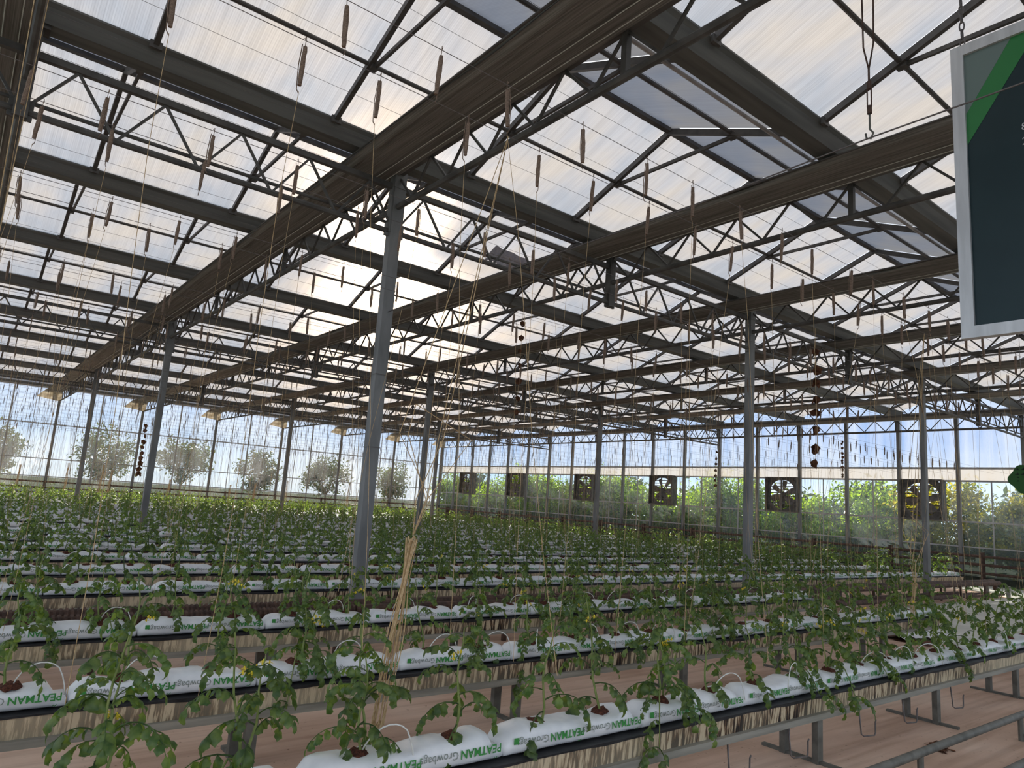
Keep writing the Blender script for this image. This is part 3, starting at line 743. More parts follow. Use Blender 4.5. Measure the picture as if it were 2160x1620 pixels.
for i, xsb in enumerate(bag_rows):
    vis = 0; out_n = 0
    for x in xsb:
        seen = in_view((x, ROWY[i], ZB + 0.06), 60)
        if seen: vis += 1
        if i >= 3 and not seen and x < 0.4: seen_bag = False
        if bag_total >= 300:
            stuff_rows.setdefault(i, []).append(x); continue
        if not seen and not (x < 3 and x > -1.9): continue
        if seen: bag_total += 1
        if not seen: out_n += 1
        lab = 'white printed growbag, %s from the left in the %s' % (ordw(vis), row_name(i)) if seen else '%s white growbag beyond the frame edge in the %s' % (ordw(out_n), row_name(i))
        b = thing('growbag', lab, 'growbag', (x, ROWY[i], ZB), (0, 0, random.uniform(-0.008, 0.008)), 'white growbags on the benches')
        bb = ob('bag_body', random.choice(BAGS), M['bag'], b)
        if i < 9:
            for cx in (0.462, 0.022): ob('brand_lettering', LET_G, M['green_ink'], bb, (cx, 0, 0)); ob('script_lettering', LET_S, M['grey_ink'], bb, (cx, 0, 0))
            ob('corner_logo', LET_M, M['green_ink'], bb)
        for hx in (-0.24, 0.24):
            if i < 6: ob('peat_plug', random.choice(PEAT), M['peat'], b, (hx, 0, 0.108), (0, 0, random.uniform(0, 6)))
        if i < 3:
            for hx in (-0.24, 0.24):
                if random.random() < 0.6: ob('drip_tube', random.choice(DRIP), M['tube'], b, (hx, 0, 0), (0, 0, random.uniform(-0.5, 0.5)))
def mesh_arrays(me):
    V = np.empty(len(me.vertices) * 3, np.float32); me.vertices.foreach_get('co', V); V = V.reshape(-1, 3)
    me.calc_loop_triangles(); T = np.empty(len(me.loop_triangles) * 3, np.int32); me.loop_triangles.foreach_get('vertices', T)
    return V, T.reshape(-1, 3)
def scatter_mesh(name, src, xforms):     # src list of (V,T); xforms list of (idx, x, y, z, rot, scale)
    VV = []; TT = []; n = 0
    for k_, x, y, z, a, s in xforms:
        V, T = src[k_]; c_, s_ = math.cos(a), math.sin(a)
        W = np.stack([(V[:, 0] * c_ - V[:, 1] * s_) * s + x, (V[:, 0] * s_ + V[:, 1] * c_) * s + y, V[:, 2] * s + z], 1)
        VV.append(W); TT.append(T + n); n += len(V)
    return fast_mesh(name, np.concatenate(VV), np.concatenate(TT), True)
lowbag = []
for s in range(3):
    mb = MB(); n = 8; V = []; F = []
    for i_, (x, k_) in enumerate(((-BL / 2, 0.4), (-BL / 2 + 0.05, 0.95), (0, 1), (BL / 2 - 0.05, 0.95), (BL / 2, 0.4))):
        for j in range(n):
            yy, zz = bag_section(2 * math.pi * (j + 0.5) / n); V.append((x, yy * (0.8 + 0.2 * k_), zz * k_))
    for i_ in range(4):
        for j in range(n): a = i_ * n + j; b = i_ * n + (j + 1) % n; F.append((a, b, b + n, a + n))
    lowbag.append(mesh_arrays(mb.add(V, F).mesh('bag_low')))
if stuff_rows:
    xf = [(random.randrange(3), x, ROWY[i], ZB + 0.002, 0, 1) for i, l in stuff_rows.items() for x in l]
    o = ob('growbags', scatter_mesh('growbags', lowbag, xf), M['bag'])
    tag(o, 'white growbags in the farthest crop rows near the far wall', 'growbags', 'white growbags on the benches', 'stuff')

# ------------------------------------------------------------------ tomato plants
def leaflet(L, W, droop, fold, nrow=4, r=None):
    V = []; F = []
    for i in range(nrow + 1):
        t = i / nrow
        w = W * (0.12 if i == 0 else 0.02 if i == nrow else 1.25 * math.sin(math.pi * t ** 0.75) ** 0.9) * (1 + (0.18 if i % 2 else -0.15) * (i not in (0, nrow)))
        x = L * (math.sin(droop * t) / droop if droop > 0.01 else t); z = -L * (1 - math.cos(droop * t)) / droop if droop > 0.01 else 0
        for sg in (-1, 0, 1): V.append((x, sg * w, z - abs(sg) * w * fold))
    for i in range(nrow):
        for j in range(2): a = i * 3 + j; F.append((a, a + 1, a + 4, a + 3))
    return V, F
def leaf_arrays(seed, low=False):
    r = random.Random(seed); L = r.uniform(0.18, 0.26); mb = MB(); npt = 7
    elev = r.uniform(0.35, 0.9); pts = [Vector((0, 0, 0))]; a = elev
    for i in range(npt):
        pts.append(pts[-1] + Vector((math.cos(a), 0.06 * r.uniform(-1, 1), math.sin(a))) * (L / npt)); a -= r.uniform(0.20, 0.36)
    if low: mb.tube([pts[0], pts[npt // 2], pts[-1]], [0.0035, 0.003, 0.002], 3, False)
    else: mb.tube(pts, [0.0032 - 0.0018 * i / npt for i in range(npt + 1)], 5, False)
    spots = [(2, 1), (3, -1), (3, 1), (4, -1), (5, 1), (5, -1), (6, 1), (6, -1)] if not low else [(3, 1), (4, -1), (5, 1), (6, -1)]
    for k_, sd in spots + [(npt, 0)]:
        p = pts[k_]; LL = r.uniform(0.040, 0.066) * (1.2 if sd == 0 else 1) * (1.15 if low else 1); WW = LL * r.uniform(0.20, 0.29) * (1.15 if low else 1)
        V, F = leaflet(LL, WW, r.uniform(1.0, 2.3), r.uniform(0.2, 0.9), 3 if low else 5)
        yaw = sd * r.uniform(0.8, 1.35); pit = r.uniform(-0.2, 0.5) + (0.5 if sd == 0 else 0)
        R_ = Matrix.Rotation(yaw, 3, 'Z') @ Matrix.Rotation(pit, 3, 'Y')
        mb.add([p + R_ @ Vector(v) for v in V], F)
    return mb
LEAVES = [leaf_arrays(s) for s in range(8)]
LEAF_ME = [l.mesh('leaf', smooth=True) for l in LEAVES]
LEAF_LOW = [leaf_arrays(s, True) for s in range(6)]
for me in LEAF_ME: setmat(me, M['leaf'])
fm = MB()
for q in range(4):
    o_ = Vector((random.uniform(-.02, .02), random.uniform(-.02, .02), random.uniform(-.012, .012)))
    for j in range(5):
        a = 2 * math.pi * j / 5; d = Vector((math.cos(a), math.sin(a), -0.35)); s_ = Vector((-math.sin(a), math.cos(a), 0))
        fm.add([o_, o_ + d * 0.008 + s_ * 0.0035, o_ + d * 0.017, o_ + d * 0.008 - s_ * 0.0035], [(0, 1, 2, 3)])
    fm.tube([o_ + Vector((0, 0, 0.004)), o_ + Vector((0, 0, -0.010))], 0.003, 5)
FLOWER = fm.mesh('flower_truss')
def plan_plant(seed, hmul=1.0):
    r = random.Random(seed); H = r.uniform(0.36, 0.58) * hmul; lean = r.uniform(0, 6.28); lm = r.uniform(0, 0.12); pts = []
    for i in range(8):
        t = i / 7; pts.append(Vector((math.cos(lean) * lm * t + 0.012 * math.sin(t * 9 + seed), math.sin(lean) * lm * t + 0.012 * math.cos(t * 8 + seed), H * t)))
    n = r.randint(8, 12); lv = []; az = r.uniform(0, 6.28)
    for i in range(n):
        t = 0.10 + 0.90 * (i / (n - 1)) ** 0.9; k_ = t * 7; a = int(min(6, k_)); p = pts[a].lerp(pts[a + 1], k_ - a)
        s_ = (1.25 - 0.5 * t) * r.uniform(0.85, 1.15) * (0.75 if i == n - 1 else 1)
        lv.append((r.randrange(8), p, az, s_, r.uniform(-0.25, 0.35) + (0.3 if t < 0.35 else 0))); az += 2.4 + r.uniform(-0.4, 0.4)
    fl_ = [(pts[r.randint(4, 6)] + Vector((r.uniform(-0.06, 0.06), r.uniform(-0.06, 0.0), r.uniform(-0.02, 0.04)))) for _ in range(r.choice([0, 0, 1, 1, 2]))]
    return pts, lv, fl_
def merged_plant(seed, low=False):
    pts, lv, fl_ = plan_plant(seed, 0.92 if low else 1.0); mb = MB()
    if low: lv = lv[::2] + lv[1::4]
    if low: mb.tube([pts[0], pts[4], pts[7]], [0.006, 0.005, 0.003], 3, False)
    else: mb.tube(pts, [0.0065 - 0.0035 * i / 7 for i in range(8)], 5, False)
    for k_, p, az, s_, pit in lv:
        src = LEAF_LOW[k_ % 6] if low else LEAVES[k_]; R_ = Matrix.Rotation(az, 3, 'Z') @ Matrix.Rotation(pit, 3, 'Y')
        mb.add([p + R_ @ (Vector(v) * s_) for v in src.v], src.f)
    return mb.mesh('tomato_plant', smooth=True)
MERGED = [merged_plant(900 + s) for s in range(9)]
LOWP = [mesh_arrays(merged_plant(700 + s, True)) for s in range(10)]
for me in MERGED: setmat(me, M['leaf'])
plant_total = 0; plant_stuff = []; PL = {}
for i in range(NR):
    xsb = bag_rows[i]; vis = 0; y = ROWY[i]; out_n = 0
    pos = []
    for bx in xsb:
        for hx in [-0.24, 0.24] + ([-0.19] if random.random() < 0.4 else []) + ([0.29] if random.random() < 0.4 else []):
            x = bx + hx + random.uniform(-0.03, 0.03); yy = y + random.uniform(-0.02, 0.02)
            PL.setdefault(i, []).append((x, yy))
            seen = in_view((x, yy, ZB + 0.35), 70)
            if plant_total >= 300 or (not seen and i > 2):
                if x > -1.2: plant_stuff.append((random.randrange(10), x, yy, ZB + 0.11, random.uniform(0, 6.28), random.uniform(0.8, 1.1)))
                continue
            if not seen and x < -0.9: continue
            if seen: vis += 1; plant_total += 1
            if not seen: out_n += 1
            lab = 'leafy tomato plant, %s from the left in the %s' % (ordw(vis), row_name(i)) if seen else '%s tomato plant beyond the frame edge in the %s' % (ordw(out_n), row_name(i))
            z0 = ZB + 0.115
            if i < 3:
                p = thing('tomato_plant', lab, 'tomato plant', (x, yy, z0), (0, 0, random.uniform(0, 6.28)), 'tomato plants in the growbags')
                pts, lv, fl_ = plan_plant(i * 1000 + int(x * 37), 1.05)
                ob('stem', MB().tube(pts, [0.007 - 0.004 * q / 7 for q in range(8)], 6, False).mesh('stem', smooth=True), M['stem'], p)
                for k_, pp, az, s_, pit in lv: ob('leaf', LEAF_ME[k_], None, p, pp, (0, pit, az), (s_,) * 3)
                for pp in fl_: ob('flower_truss', FLOWER, M['petal'], p, pp, (0, 0, random.uniform(0, 6)), (1.15,) * 3)
                if random.random() < 0.38:      # a side shoot that sprawls over the edge of the bench
                    a0 = -math.pi / 2 + random.uniform(-1.0, 1.0) - p.rotation_euler.z; rd = random.uniform(0.16, 0.30); dr = random.uniform(0.10, 0.34)
                    sp_ = [Vector((math.cos(a0) * rd * t, math.sin(a0) * rd * t, 0.02 + 0.10 * math.sin(min(1, t * 1.6) * math.pi * 0.6) - dr * t ** 2.2)) for t in (0, 0.2, 0.4, 0.6, 0.8, 1.0)]
                    ob('side_shoot', MB().tube(sp_, [0.005, 0.005, 0.0045, 0.004, 0.0035, 0.003], 5, False).mesh('side_shoot', smooth=True), M['stem'], p)
                    for q_ in (2, 3, 4, 5, 5): ob('leaf', LEAF_ME[random.randrange(8)], None, p, sp_[q_], (0, random.uniform(0.1, 0.7), a0 + random.uniform(-1.3, 1.3)), (random.uniform(0.7, 1.05),) * 3)
            else:
                o = ob('tomato_plant', random.choice(MERGED), None, None, (x, yy, z0), (0, 0, random.uniform(0, 6.28)), (random.uniform(0.85, 1.08),) * 3)
                tag(o, lab, 'tomato plant', 'tomato plants in the growbags')
o = ob('tomato_plants', scatter_mesh('tomato_plants', LOWP, plant_stuff), M['leaf'])
tag(o, 'dense green tomato plants filling the distant crop rows', 'tomato plants', 'tomato plants in the growbags', 'stuff')

# ------------------------------------------------------------------ crop wires, twine spools and strings
ZW = 3.75
for i, y in enumerate(ROWY):
    xe = row_end(i) + 2.5 if i < 3 else XW - 0.3
    for s in (-1, 1):
        yy = y + s * 0.20
        o = ob('crop_wire', MB().tube([(-TS, 0, 0), (xe, 0, 0)], 0.0022, 4).mesh('crop_wire'), M['wire'], None, (0, yy, ZW))
        tag(o, 'thin steel crop wire above the %s side of the %s' % ('near' if s < 0 else 'far', row_name(i)), 'wire', 'crop wires')
k_ = 0
for b in range(2, len(gy) - 1):      # screen support wires under the roof
    for q in range(5):
        yy = gy[b] + GS * (q + 0.5) / 5; k_ += 1
        o = ob('screen_wire', MB().tube([(-TS, 0, 0), (XW, 0, 0)], 0.0022, 4).mesh('screen_wire'), M['wire'], None, (0, yy, 5.83))
        tag(o, 'thin dark screen wire below the roof, %s counting from the camera' % ordw(k_), 'wire', 'screen wires')
def spool_mesh(seed):
    r = np.random.default_rng(seed); mb = MB()
    mb.tube([(0, 0, 0.0), (0.008, 0, 0.012), (0.0, 0, 0.02), (0, 0, -0.03)], 0.002, 4)
    n = 9; pts = [(0.0015 * r.uniform(-1, 1), 0.0015 * r.uniform(-1, 1), -0.03 - 0.20 * i / (n - 1)) for i in range(n)]
    mb.tube(pts, [0.0045 + 0.0075 * math.sin(math.pi * min(1, 0.16 + 0.84 * i / n)) ** 0.4 * r.uniform(0.9, 1.1) for i in range(n)], 6)
    mb.tube([(0.014, 0, -0.02), (0.018, 0.004, -0.13), (0.012, 0, -0.25), (0.0, 0, -0.27)], 0.0025, 4)
    return mb.mesh('wound_twine')
SPOOL = [spool_mesh(s) for s in range(5)]
for me in SPOOL: setmat(me, M['spool'])
def string_mesh(seed):
    r = np.random.default_rng(seed); dx, dy = r.uniform(-0.35, 0.35), r.uniform(-0.12, 0.12); n = 6
    L = ZW - 0.26 - r.uniform(0.72, 1.05)
    pts = [(dx * t + 0.012 * math.sin(t * 7), dy * t, -0.26 - L * t) for t in np.linspace(0, 1, n)]
    return MB().tube(pts, 0.0013, 4, False).mesh('twine_string'), pts
STRING = [string_mesh(s)[0] for s in range(10)]
for me in STRING: setmat(me, M['twine'])
SP_A = [mesh_arrays(MB().tube([(0, 0, -0.01), (0.003, 0, -0.05), (0.0, 0.003, -0.16), (0, 0, -0.25)], [0.002, 0.008, 0.009, 0.003], 4).mesh('spool_low')) for _ in range(2)]
ST_A = [mesh_arrays(MB().tube([(0, 0, -0.25), (random.uniform(-0.15, 0.15), 0, -1.4), (random.uniform(-0.3, 0.3), random.uniform(-0.1, 0.1), -2.85)], 0.0018, 3, False).mesh('string_low')) for _ in range(8)]
tot = 0; sp_st = []; st_st = []
for i, y in enumerate(ROWY):
    vis = 0
    for s in (-1, 1):
        x = -0.6 + random.uniform(0, 0.4); c_ = 0
        while x < row_end(i) + (1.2 if i < 3 else 0):
            xx = x + random.uniform(-0.08, 0.08); yy = y + s * 0.20
            seen = in_view((xx, yy, ZW - 0.12), 40)
            if seen and tot < 300:
                tot += 1; c_ += 1
                sp = thing('twine_spool', 'twine spool %s from left, %s wire of %s' % (ordw(c_), 'near' if s < 0 else 'far', row_name(i)), 'twine spool', (xx, yy, ZW), (random.uniform(-0.06, 0.06), random.uniform(-0.06, 0.06), random.uniform(0, 6.28)), 'twine spools on the crop wires')
                ob('wound_twine', random.choice(SPOOL), None, sp)
                if random.random() < 0.65: ob('twine_string', random.choice(STRING), None, sp)
            elif (seen and random.random() < 0.78) or x < 0.2:
                sp_st.append((random.randrange(2), xx, yy, ZW, random.uniform(0, 6), 1))
                if random.random() < 0.8: st_st.append((random.randrange(8), xx, yy, ZW, random.uniform(0, 6), 1))
            x += 0.5
o = tag(ob('twine_spools', scatter_mesh('twine_spools', SP_A, sp_st), M['spool']), 'brown twine spools hanging above the distant crop rows', 'twine spools', 'twine spools on the crop wires', 'stuff')
o = tag(ob('twine_strings', scatter_mesh('twine_strings', ST_A, st_st), M['twine']), 'pale twine strings hanging down to the distant plants', 'twine', 'twine strings', 'stuff')

# loose bundles of twine
def bundle(x, y, ztop, zbot, label, n=16, spread=0.05, seed=0, big=True):
    r = np.random.default_rng(seed)
    b = thing('twine_bundle', label, 'twine', (x, y, zbot), group='loose twine bundles')
    mb = MB(); kn = [0.0, 0.22, 0.42, 0.62, 0.8, 1.0]
    for i in range(n):
        pts = []
        a, q = r.uniform(0, 6.28), r.uniform(0.2, 1)
        for t in np.linspace(0, 1, 9):
            w = spread * q * (0.35 + 0.65 * abs(math.sin(t * 3.6 + 0.3))) * (1.3 if t < 0.12 else 1)
            pts.append((x + (0.05 if big else 0.02) * (t - 0.5) * 2 + w * math.cos(a + t * 2), y + w * math.sin(a + t * 2), zbot + (ztop - zbot) * (0.02 * i / n + t * 0.97)))
        mb.tube(pts, 0.0028 if big else 0.005, 4)
    part('strands', mb, M['twine'], b)
    if big:
        for zz in (0.02, 0.53, 0.98): part('knot', MB().tube([(x + 0.05 * (zz - 0.5) * 2 + 0.018 * math.cos(a), y + 0.018 * math.sin(a), zbot + (ztop - zbot) * zz + 0.012 * math.sin(3 * a)) for a in np.linspace(0, 12.5, 30)], 0.004, 4), M['twine'], b)
        f = MB()
        for i in range(5):
            f.tube([(x + 0.05, y, ztop), (x + 0.05 + r.uniform(-0.12, 0.16), y, ztop + 0.18), (x + 0.05 + r.uniform(-0.2, 0.3), y + r.uniform(-.1, .1), ztop + 0.5), (x + 0.1 + (0.35 if i > 1 else -0.1), y, ZW if i > 1 else ztop + 0.65)], 0.0026, 4)
        part('loose_ends', f, M['twine'], b)
bundle(1.79, 3.07, 1.46, 0.58, 'tangled tan twine bundle hanging behind the nearest row', seed=3)
bundle(7.5, 3.07, 1.15, 0.75, 'short knotted twine bundle above the nearest row at right', 7, 0.03, 5)
for j, x in enumerate((2.6, 4.6, 5.9, 6.4, 9.3, 12.0, 13.6, 15.7, 18.9)):
    bundle(x, 40.2 + 0.9 * math.sin(j * 2.1), 1.9 + 0.3 * math.sin(j), 0.7, 'tan twine bundle near the far wall, %s from the left' % ORD[j + 1], 12, 0.09, 20 + j, False)

# dried vines with brown leaves on strings
def dried(x, y, z0, z1, n, label, seed, size=0.11):
    r = np.random.default_rng(seed); d = thing('dried_vine', label, 'dried leaves', (x, y, z0), group='dried vines on strings')
    part('string', MB().tube([(x, y, z1 + 0.35), (x + 0.01, y, (z0 + z1) / 2), (x, y, z0)], 0.003, 4), M['twine'], d)
    for i in range(n):
        z = z1 - (z1 - z0) * i / max(1, n - 1) + r.uniform(-0.03, 0.03); mb = MB()
        for q in range(3):
            a = r.uniform(0, 6.28); L = size * r.uniform(0.7, 1.2); V, F = leaflet(L, L * 0.36, r.uniform(0.6, 1.4), r.uniform(0.3, 0.9))
            R_ = Matrix.Rotation(a, 3, 'Z') @ Matrix.Rotation(r.uniform(0.9, 1.5), 3, 'Y'); mb.add([Vector((x, y, z + 0.04)) + R_ @ Vector(v) for v in V], F)
        part('dry_leaf', mb, M['dry'], d)
dried(10.0, 5.40, 2.58, 4.25, 8, 'brown dried vine leaves on a string before the fan wall', 1, 0.15)
dried(16.2, 8.1, 2.75, 3.6, 11, 'thin string of small dried leaves by the fan wall', 2, 0.07)
dried(6.75, 8.5, 3.05, 4.5, 7, 'dried brown vine hanging below the roof centre', 3, 0.10)
dried(7.2, 38.0, 1.9, 4.2, 10, 'dark dried vine near the far wall at left', 4, 0.26)
dried(18.2, 13.0, 2.6, 3.6, 7, 'short dried vine beside the third exhaust fan', 5, 0.10)

# ------------------------------------------------------------------ finned heating pipes between the rows
hp = thing('finned_heating_pipes', 'rusty finned heating pipes on low stands between crop rows', 'heating pipes', (-2.0, 7.25, 0))
def finned(x0, x1, y, z, r0, r1, step):
    n = int((x1 - x0) / step); P = []; R_ = []
    for i in range(n):
        x = x0 + i * step
        P += [(x, y, z), (x + step * 0.45, y, z), (x + step * 0.5, y, z), (x + step * 0.95, y, z)]; R_ += [r0, r0, r1, r1]
    return MB().tube(P, R_, 8)
part('finned_pipe', finned(-2.0, 3.6, 7.05, 0.43, 0.042, 0.056, 0.045), M['rust'], hp)
part('finned_pipe', finned(-2.0, 3.6, 7.38, 0.43, 0.042, 0.056, 0.045), M['rust'], hp)
part('finned_pipe', finned(-2.0, 3.2, 7.05, 0.28, 0.042, 0.056, 0.045), M['rust'], hp)
part('plain_pipe', MB().tube([(3.6, 7.05, 0.43), (22.6, 7.05, 0.43)], 0.055, 10), M['rust'], hp)
part('plain_pipe', MB().tube([(3.6, 7.38, 0.43), (23.2, 7.38, 0.43), (23.3, 7.38, 0.40), (23.35, 7.38, 0.2)], 0.055, 10), M['rust'], hp)
part('plain_pipe', MB().tube([(3.2, 7.05, 0.28), (13.6, 7.05, 0.28), (14.0, 7.05, 0.16), (20.6, 7.05, 0.16), (21.0, 7.05, 0.13), (22.9, 7.05, 0.13)], [0.05, 0.05, 0.05, 0.05, 0.032, 0.032], 10), M['rust'], hp)
part('plain_pipe', MB().tube([(14.0, 7.42, 0.16), (20.8, 7.42, 0.16), (21.1, 7.42, 0.12), (22.9, 7.42, 0.12)], [0.05, 0.05, 0.03, 0.03], 10), M['rust'], hp)
for x in [-1, 1.2, 3.4, 5.6, 7.8, 10, 12.2, 14.4, 16.2, 18, 19.8, 21.4]:
    part('stand', MB().box(x - 0.025, x + 0.025, 6.98, 7.02, 0, 0.38).box(x - 0.025, x + 0.025, 7.42, 7.46, 0, 0.38).box(x - 0.02, x + 0.02, 6.98, 7.46, 0.36, 0.39), M['rust'], hp)
for y in (6.95, 7.45): part('end_post', MB().box(22.9, 22.98, y - 0.04, y + 0.04, 0.0, 0.36), M['rail'], hp)
# pipe rail in the foreground
pr = thing('pipe_rail', 'grey steel pipe rail on short posts in the near aisle', 'pipe rail', (2.0, 2.17, 0))
part('rail_pipe', MB().tube([(2.0, 2.17, 0.20), (12.0, 2.17, 0.20)], 0.027, 12), M['leg'], pr, True)
part('rail_pipe', MB().tube([(2.0, 1.72, 0.20), (12.0, 1.72, 0.20)], 0.027, 12), M['leg'], pr, True)
for x in (3.3, 5.35, 7.3, 9.2, 11.1):
    part('post', MB().tube([(x, 2.17, 0.0), (x, 2.17, 0.18)], 0.022, 8).tube([(x, 1.72, 0.0), (x, 1.72, 0.18)], 0.022, 8), M['leg'], pr)
    part('cross_bar', MB().bar((x, 1.72, 0.05), (x, 2.17, 0.05), 0.02), M['leg'], pr)

# ------------------------------------------------------------------ signs, cable, hook
SX, SY1, SY0, SZ0, SZ1 = 4.26, 1.45, -0.65, 2.71, 4.47
sg = thing('hanging_sign', 'dark teal sign board in aluminium frame hanging on a chain', 'sign', (SX, SY1, SZ0))
fb = 0.065
fr = MB(); fr.box(SX - 0.02, SX + 0.03, SY0, SY1, SZ1 - fb, SZ1); fr.box(SX - 0.02, SX + 0.03, SY0, SY1, SZ0, SZ0 + fb)
fr.box(SX - 0.02, SX + 0.03, SY1 - fb, SY1, SZ0 + fb, SZ1 - fb); fr.box(SX - 0.02, SX + 0.03, SY0, SY0 + fb, SZ0 + fb, SZ1 - fb)
part('frame', fr, M['sign_frame'], sg)
pnl = part('panel', MB().box(SX, SX + 0.02, SY0 + fb, SY1 - fb, SZ0 + fb, SZ1 - fb), M['sign_navy'], sg)
a, zt = SY1 - fb, SZ1 - fb      # corner; the bands are laid just proud of the panel
o = part('corner_print', MB().add([(SX - 0.003, a, zt), (SX - 0.003, a, zt - 0.37), (SX - 0.003, a - 0.235, zt)], [(0, 1, 2)]), M['sign_grey'], sg); o.parent = pnl
o = part('diagonal_band', MB().add([(SX - 0.002, a, zt - 0.37), (SX - 0.002, a, zt - 0.56), (SX - 0.002, a - 0.37, zt), (SX - 0.002, a - 0.235, zt)], [(0, 1, 2, 3)]), M['sign_green'], sg); o.parent = pnl
for ch_, zz in (('8', 3.83), ('2', 3.745)):
    tv, tf = text_mesh_data(ch_, 0.062)
    o = part('lettering', MB().add([(SX - 0.004, 1.126 - v[0], zz + v[1]) for v in tv], tf), M['sign_white'], sg); o.parent = pnl
ch = MB()
for i in range(26):
    zc = SZ1 + 0.03 + i * 0.052; pts = []
    for q in range(9):
        an = 2 * math.pi * q / 8; u, v = 0.013 * math.cos(an), 0.032 * math.sin(an)
        pts.append((SX + (u if i % 2 else 0), SY1 - 0.06 + (0 if i % 2 else u), zc + v))
    ch.tube(pts, 0.0045, 5, False)
part('chain', ch, M['wire'], sg)
pq = thing('plaque_sign', 'small dark green cloud-shaped plaque at the right edge', 'sign', (7.0, 1.95, 1.98))
pts = []
for q in range(40):
    an = 2 * math.pi * q / 40; rr_ = 0.122 * (1 + 0.08 * math.cos(5 * an + 0.3)); pts.append((1.955 + rr_ * 1.02 * math.cos(an), 2.14 + rr_ * 0.95 * math.sin(an)))
part('plate', MB().prism(pts, 'x', 7.0, 7.012), M['plaque'], pq)
pi = MB()
for r_, (zz, hh) in enumerate(((2.225, 0.02), (2.185, 0.016), (2.155, 0.010), (2.125, 0.008))):
    for c_ in range(4):
        yy = 2.03 - c_ * (0.042 if r_ < 2 else 0.05)
        pi.box(6.996, 6.999, yy - 0.026, yy - (0.0 if r_ < 2 else 0.014), zz - hh / 2, zz - hh / 6); pi.box(6.996, 6.999, yy - 0.020, yy - 0.012, zz - hh / 2, zz + hh / 2)
part('lettering', pi, M['plaque_ink'], pq)
part('hanger', MB().tube([(7.006, 1.955, 2.24), (7.006, 1.955, 3.75)], 0.002, 4), M['wire'], pq)

cb = ob('steel_cable', MB().tube([(3.98, YMIN, 3.95), (3.96, 1.02, 3.935), (3.95, 1.79, 3.925), (3.96, 3.16, 3.885), (3.98, 7.72, 3.90)], 0.0055, 6).mesh('steel_cable', smooth=True), M['wire'])
tag(cb, 'dark steel cable stretched across in front of the hanging sign', 'cable')
hk = thing('hook_and_turnbuckle', 'turnbuckle and hook on a wire loop holding the cable', 'hook', (3.95, 1.79, 3.93))
hx, hy, hz = 3.95, 1.79, 3.93
part('hook', MB().tube([(hx, hy, hz + 0.16), (hx, hy, hz + 0.05), (hx, hy - 0.02, hz + 0.02), (hx, hy - 0.005, hz - 0.012), (hx, hy + 0.02, hz), (hx, hy + 0.025, hz + 0.03)], 0.006, 8), M['leg'], hk, True)
tb = MB().tube([(hx, hy - 0.012, hz + 0.19), (hx, hy - 0.012, hz + 0.32)], 0.004, 6).tube([(hx, hy + 0.012, hz + 0.19), (hx, hy + 0.012, hz + 0.32)], 0.004, 6)
tb.tube([(hx, hy, hz + 0.15), (hx, hy, hz + 0.20)], 0.014, 8).tube([(hx, hy, hz + 0.31), (hx, hy, hz + 0.36)], 0.014, 8).tube([(hx, hy, hz + 0.36), (hx, hy, hz + 0.46)], 0.006, 6)
part('turnbuckle', tb, M['rust'], hk)
part('wire_loop', MB().tube([(hx, hy, hz + 0.44), (hx, hy - 0.03, hz + 0.60), (hx, hy - 0.035, hz + 1.0), (hx, hy - 0.012, hz + 1.5), (hx, hy, hz + 2.35), (hx, hy + 0.012, hz + 1.5), (hx, hy + 0.035, hz + 1.0), (hx, hy + 0.03, hz + 0.60), (hx, hy, hz + 0.44)], 0.005, 6), M['rust'], hk)
# loose plastic under the roof near the middle
V = []; r = np.random.default_rng(5)
for j in range(9):
    for i in range(5): V.append((7.4 + 0.16 * j, 10.25 + 0.09 * i + 0.03 * j, 6.40 - 0.03 * i + r.uniform(-0.03, 0.03) - 0.05 * (i == 4)))
o = ob('loose_plastic_sheet', MB().add(V, [(j * 5 + i, j * 5 + i + 1, j * 5 + i + 6, j * 5 + i + 5) for j in range(8) for i in range(4)]).mesh('loose_plastic_sheet'), M['crumple'])
tag(o, 'crumpled bluish plastic sheet caught under the roof panels', 'plastic sheet')

# small things on the floor
def clump(x, y, label, cat, mt, n=9, s=0.07, seed=0, name='dry_plant_debris'):
    r = np.random.default_rng(seed); mb = MB()
    for i in range(n):
        L = s * r.uniform(0.6, 1.3); V, F = leaflet(L, L * 0.3, 0.7, 0.3); R_ = Matrix.Rotation(r.uniform(0, 6.3), 3, 'Z') @ Matrix.Rotation(r.uniform(-0.3, 0.1), 3, 'Y')
        mb.add([Vector((r.uniform(-s, s), r.uniform(-s, s), 0.03)) + R_ @ Vector(v) for v in V], F)
    o = ob(name, mb.mesh(name), mt, None, (x, y, 0.0)); tag(o, label, cat)
clump(6.35, 2.45, 'small dark scrap of dry leaves under the nearest row', 'debris', M['dry'], 6, 0.07, 1)
clump(5.2, 4.25, 'mossy clump of plant waste under the second row', 'debris', M['leaf'], 14, 0.13, 2)
clump(11.9, 4.9, 'dark heap of plant waste beside the white cloth', 'debris', M['dry'], 30, 0.22, 3)
V = []; r = np.random.default_rng(8)
for j in range(7):
    for i in range(12): V.append((11.6 + 0.13 * i, 4.85 + 0.11 * j - 0.02 * i, 0.03 + 0.06 * math.sin(i * 1.3 + j) ** 2 + 0.05 * (j / 6)))
o = ob('white_cloth', MB().add(V, [(j * 12 + i, j * 12 + i + 1, j * 12 + i + 13, j * 12 + i + 12) for j in range(6) for i in range(11)]).mesh('white_cloth', smooth=True), M['bag'])
tag(o, 'crumpled white cloth lying at the end of the second row', 'cloth')

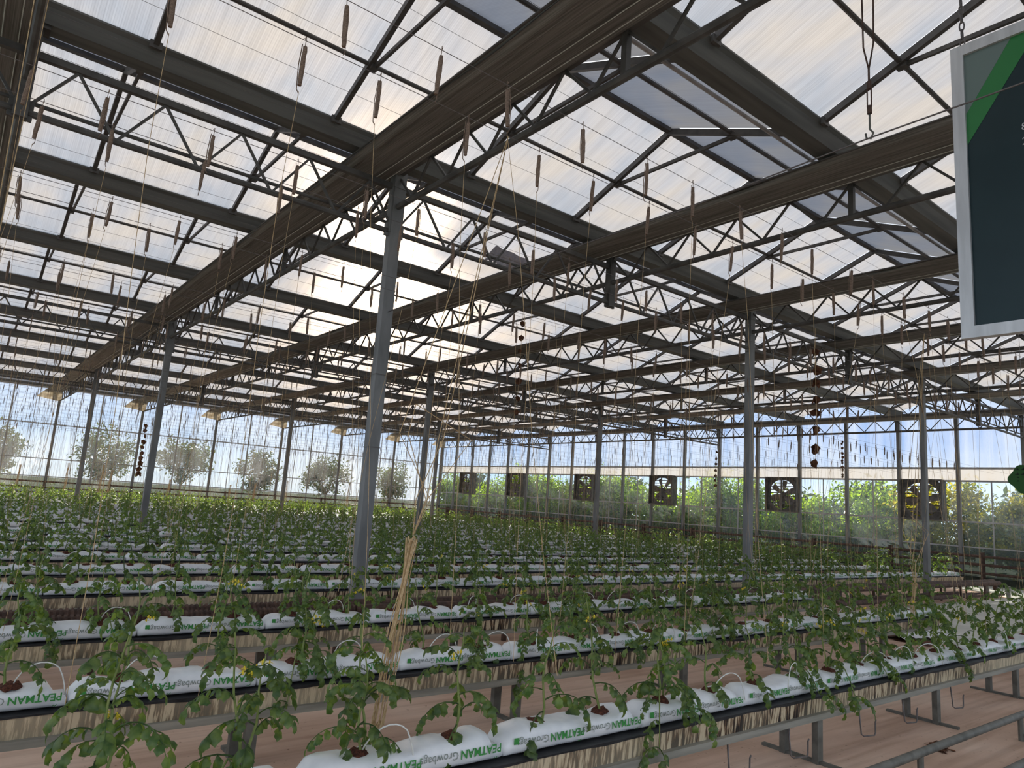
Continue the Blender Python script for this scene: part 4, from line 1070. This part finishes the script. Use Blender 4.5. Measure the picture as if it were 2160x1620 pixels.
# ------------------------------------------------------------------ trees and bushes outside
def foliage(n, rx, ry, rz, zc, size, seed, hollow=0.35):
    r = np.random.default_rng(seed)
    nb = 26; bl = r.normal(size=(nb, 3)); bl /= np.linalg.norm(bl, axis=1)[:, None]; bl *= r.uniform(hollow, 0.85, (nb, 1))
    k = r.integers(0, nb, n); P = bl[k] + r.normal(scale=0.16, size=(n, 3)); P = P * np.array([rx, ry, rz]) + np.array([0, 0, zc])
    P[:, 2] = np.maximum(P[:, 2], 0.15)
    d = r.normal(size=(n, 3)); d /= np.linalg.norm(d, axis=1)[:, None]; e = np.cross(d, r.normal(size=(n, 3))); e /= np.linalg.norm(e, axis=1)[:, None]
    s = size * r.uniform(0.6, 1.3, (n, 1)); A = P - d * s; B = P + e * s * 0.42; C = P + d * s; D = P - e * s * 0.42
    V = np.stack([A, B, C, D], 1).reshape(-1, 3); F = np.arange(4 * n).reshape(-1, 4)
    return V, F, bl * np.array([rx, ry, rz]) + np.array([0, 0, zc])
def tree(name, label, cat, x, y, rx, rz, zc, n, size, mat, seed, group, trunk=0.09):
    t = thing(name, label, cat, (x, y, -0.04), group=group)
    V, F, bl = foliage(n, rx, rx, rz, zc, size, seed)
    ob('foliage', fast_mesh('foliage', V, F), mat, t)
    mb = MB(); zf = max(0.5, zc - rz * 0.85)
    mb.tube([(0, 0, 0), (0.03, 0, zf * 0.6), (0, 0.02, zf)], [trunk, trunk * 0.8, trunk * 0.7], 7)
    for q in bl[:14]: mb.tube([(0, 0.02, zf), Vector((0, 0, zf)).lerp(Vector(q), 0.5) + Vector((0, 0, 0.15)), q], [trunk * 0.45, trunk * 0.28, trunk * 0.1], 4)
    ob('branches', mb.mesh('branches'), M['bark'], t)
for j, (x, rx, top) in enumerate(((1.9, 1.35, 4.5), (7.2, 1.85, 4.7), (11.7, 1.75, 4.7), (16.3, 1.45, 4.0), (21.2, 1.7, 4.3), (26.2, 1.7, 4.4), (-3.5, 1.7, 4.6))):
    rz = (top - 1.1) / 2
    tree('pollard_tree', 'grey-green bushy tree outside the far wall, %s from the left' % ORD[j + 1] if j < 6 else 'grey-green bushy tree outside beyond the left edge', 'tree', x, 48.2 + 0.5 * math.sin(j), rx, rz, top - rz, 2600, 0.12, M['tree_leaf'], 40 + j, 'trees outside the far wall')
for j in range(15):
    y = 2.5 + j * 3.0; hgt = 3.6 + 0.6 * math.sin(j * 2.3)
    mat = M['autumn_leaf'] if j in (2, 3) else M['bush_leaf']
    cl = 'yellowing' if j in (2, 3) else 'bright green'
    tree('hedge_bush', '%s hedge bush outside the fan wall, %s from the right' % (cl, ORD[j + 1]), 'bush', XW + 2.6 + 0.5 * math.sin(j * 1.7), y, 1.95, hgt / 2, hgt / 2 + 0.1, 6500, 0.10, mat, 80 + j, 'hedge bushes outside the fan wall', 0.05)
for j in range(9):
    tree('background_tree', 'dark blue-green tree standing behind the hedge, %s from the right' % ORD[j + 1], 'tree', XW + 8 + 1.5 * math.sin(j * 2.2), 4 + j * 5.6, 3.1, 1.9, 2.0, 3800, 0.2, M['far_leaf'], 140 + j, 'trees behind the hedge', 0.1)
print('objects', len(bpy.data.objects), 'bags', bag_total, 'plants', plant_total, 'spools', tot, 'stuff plants', len(plant_stuff))
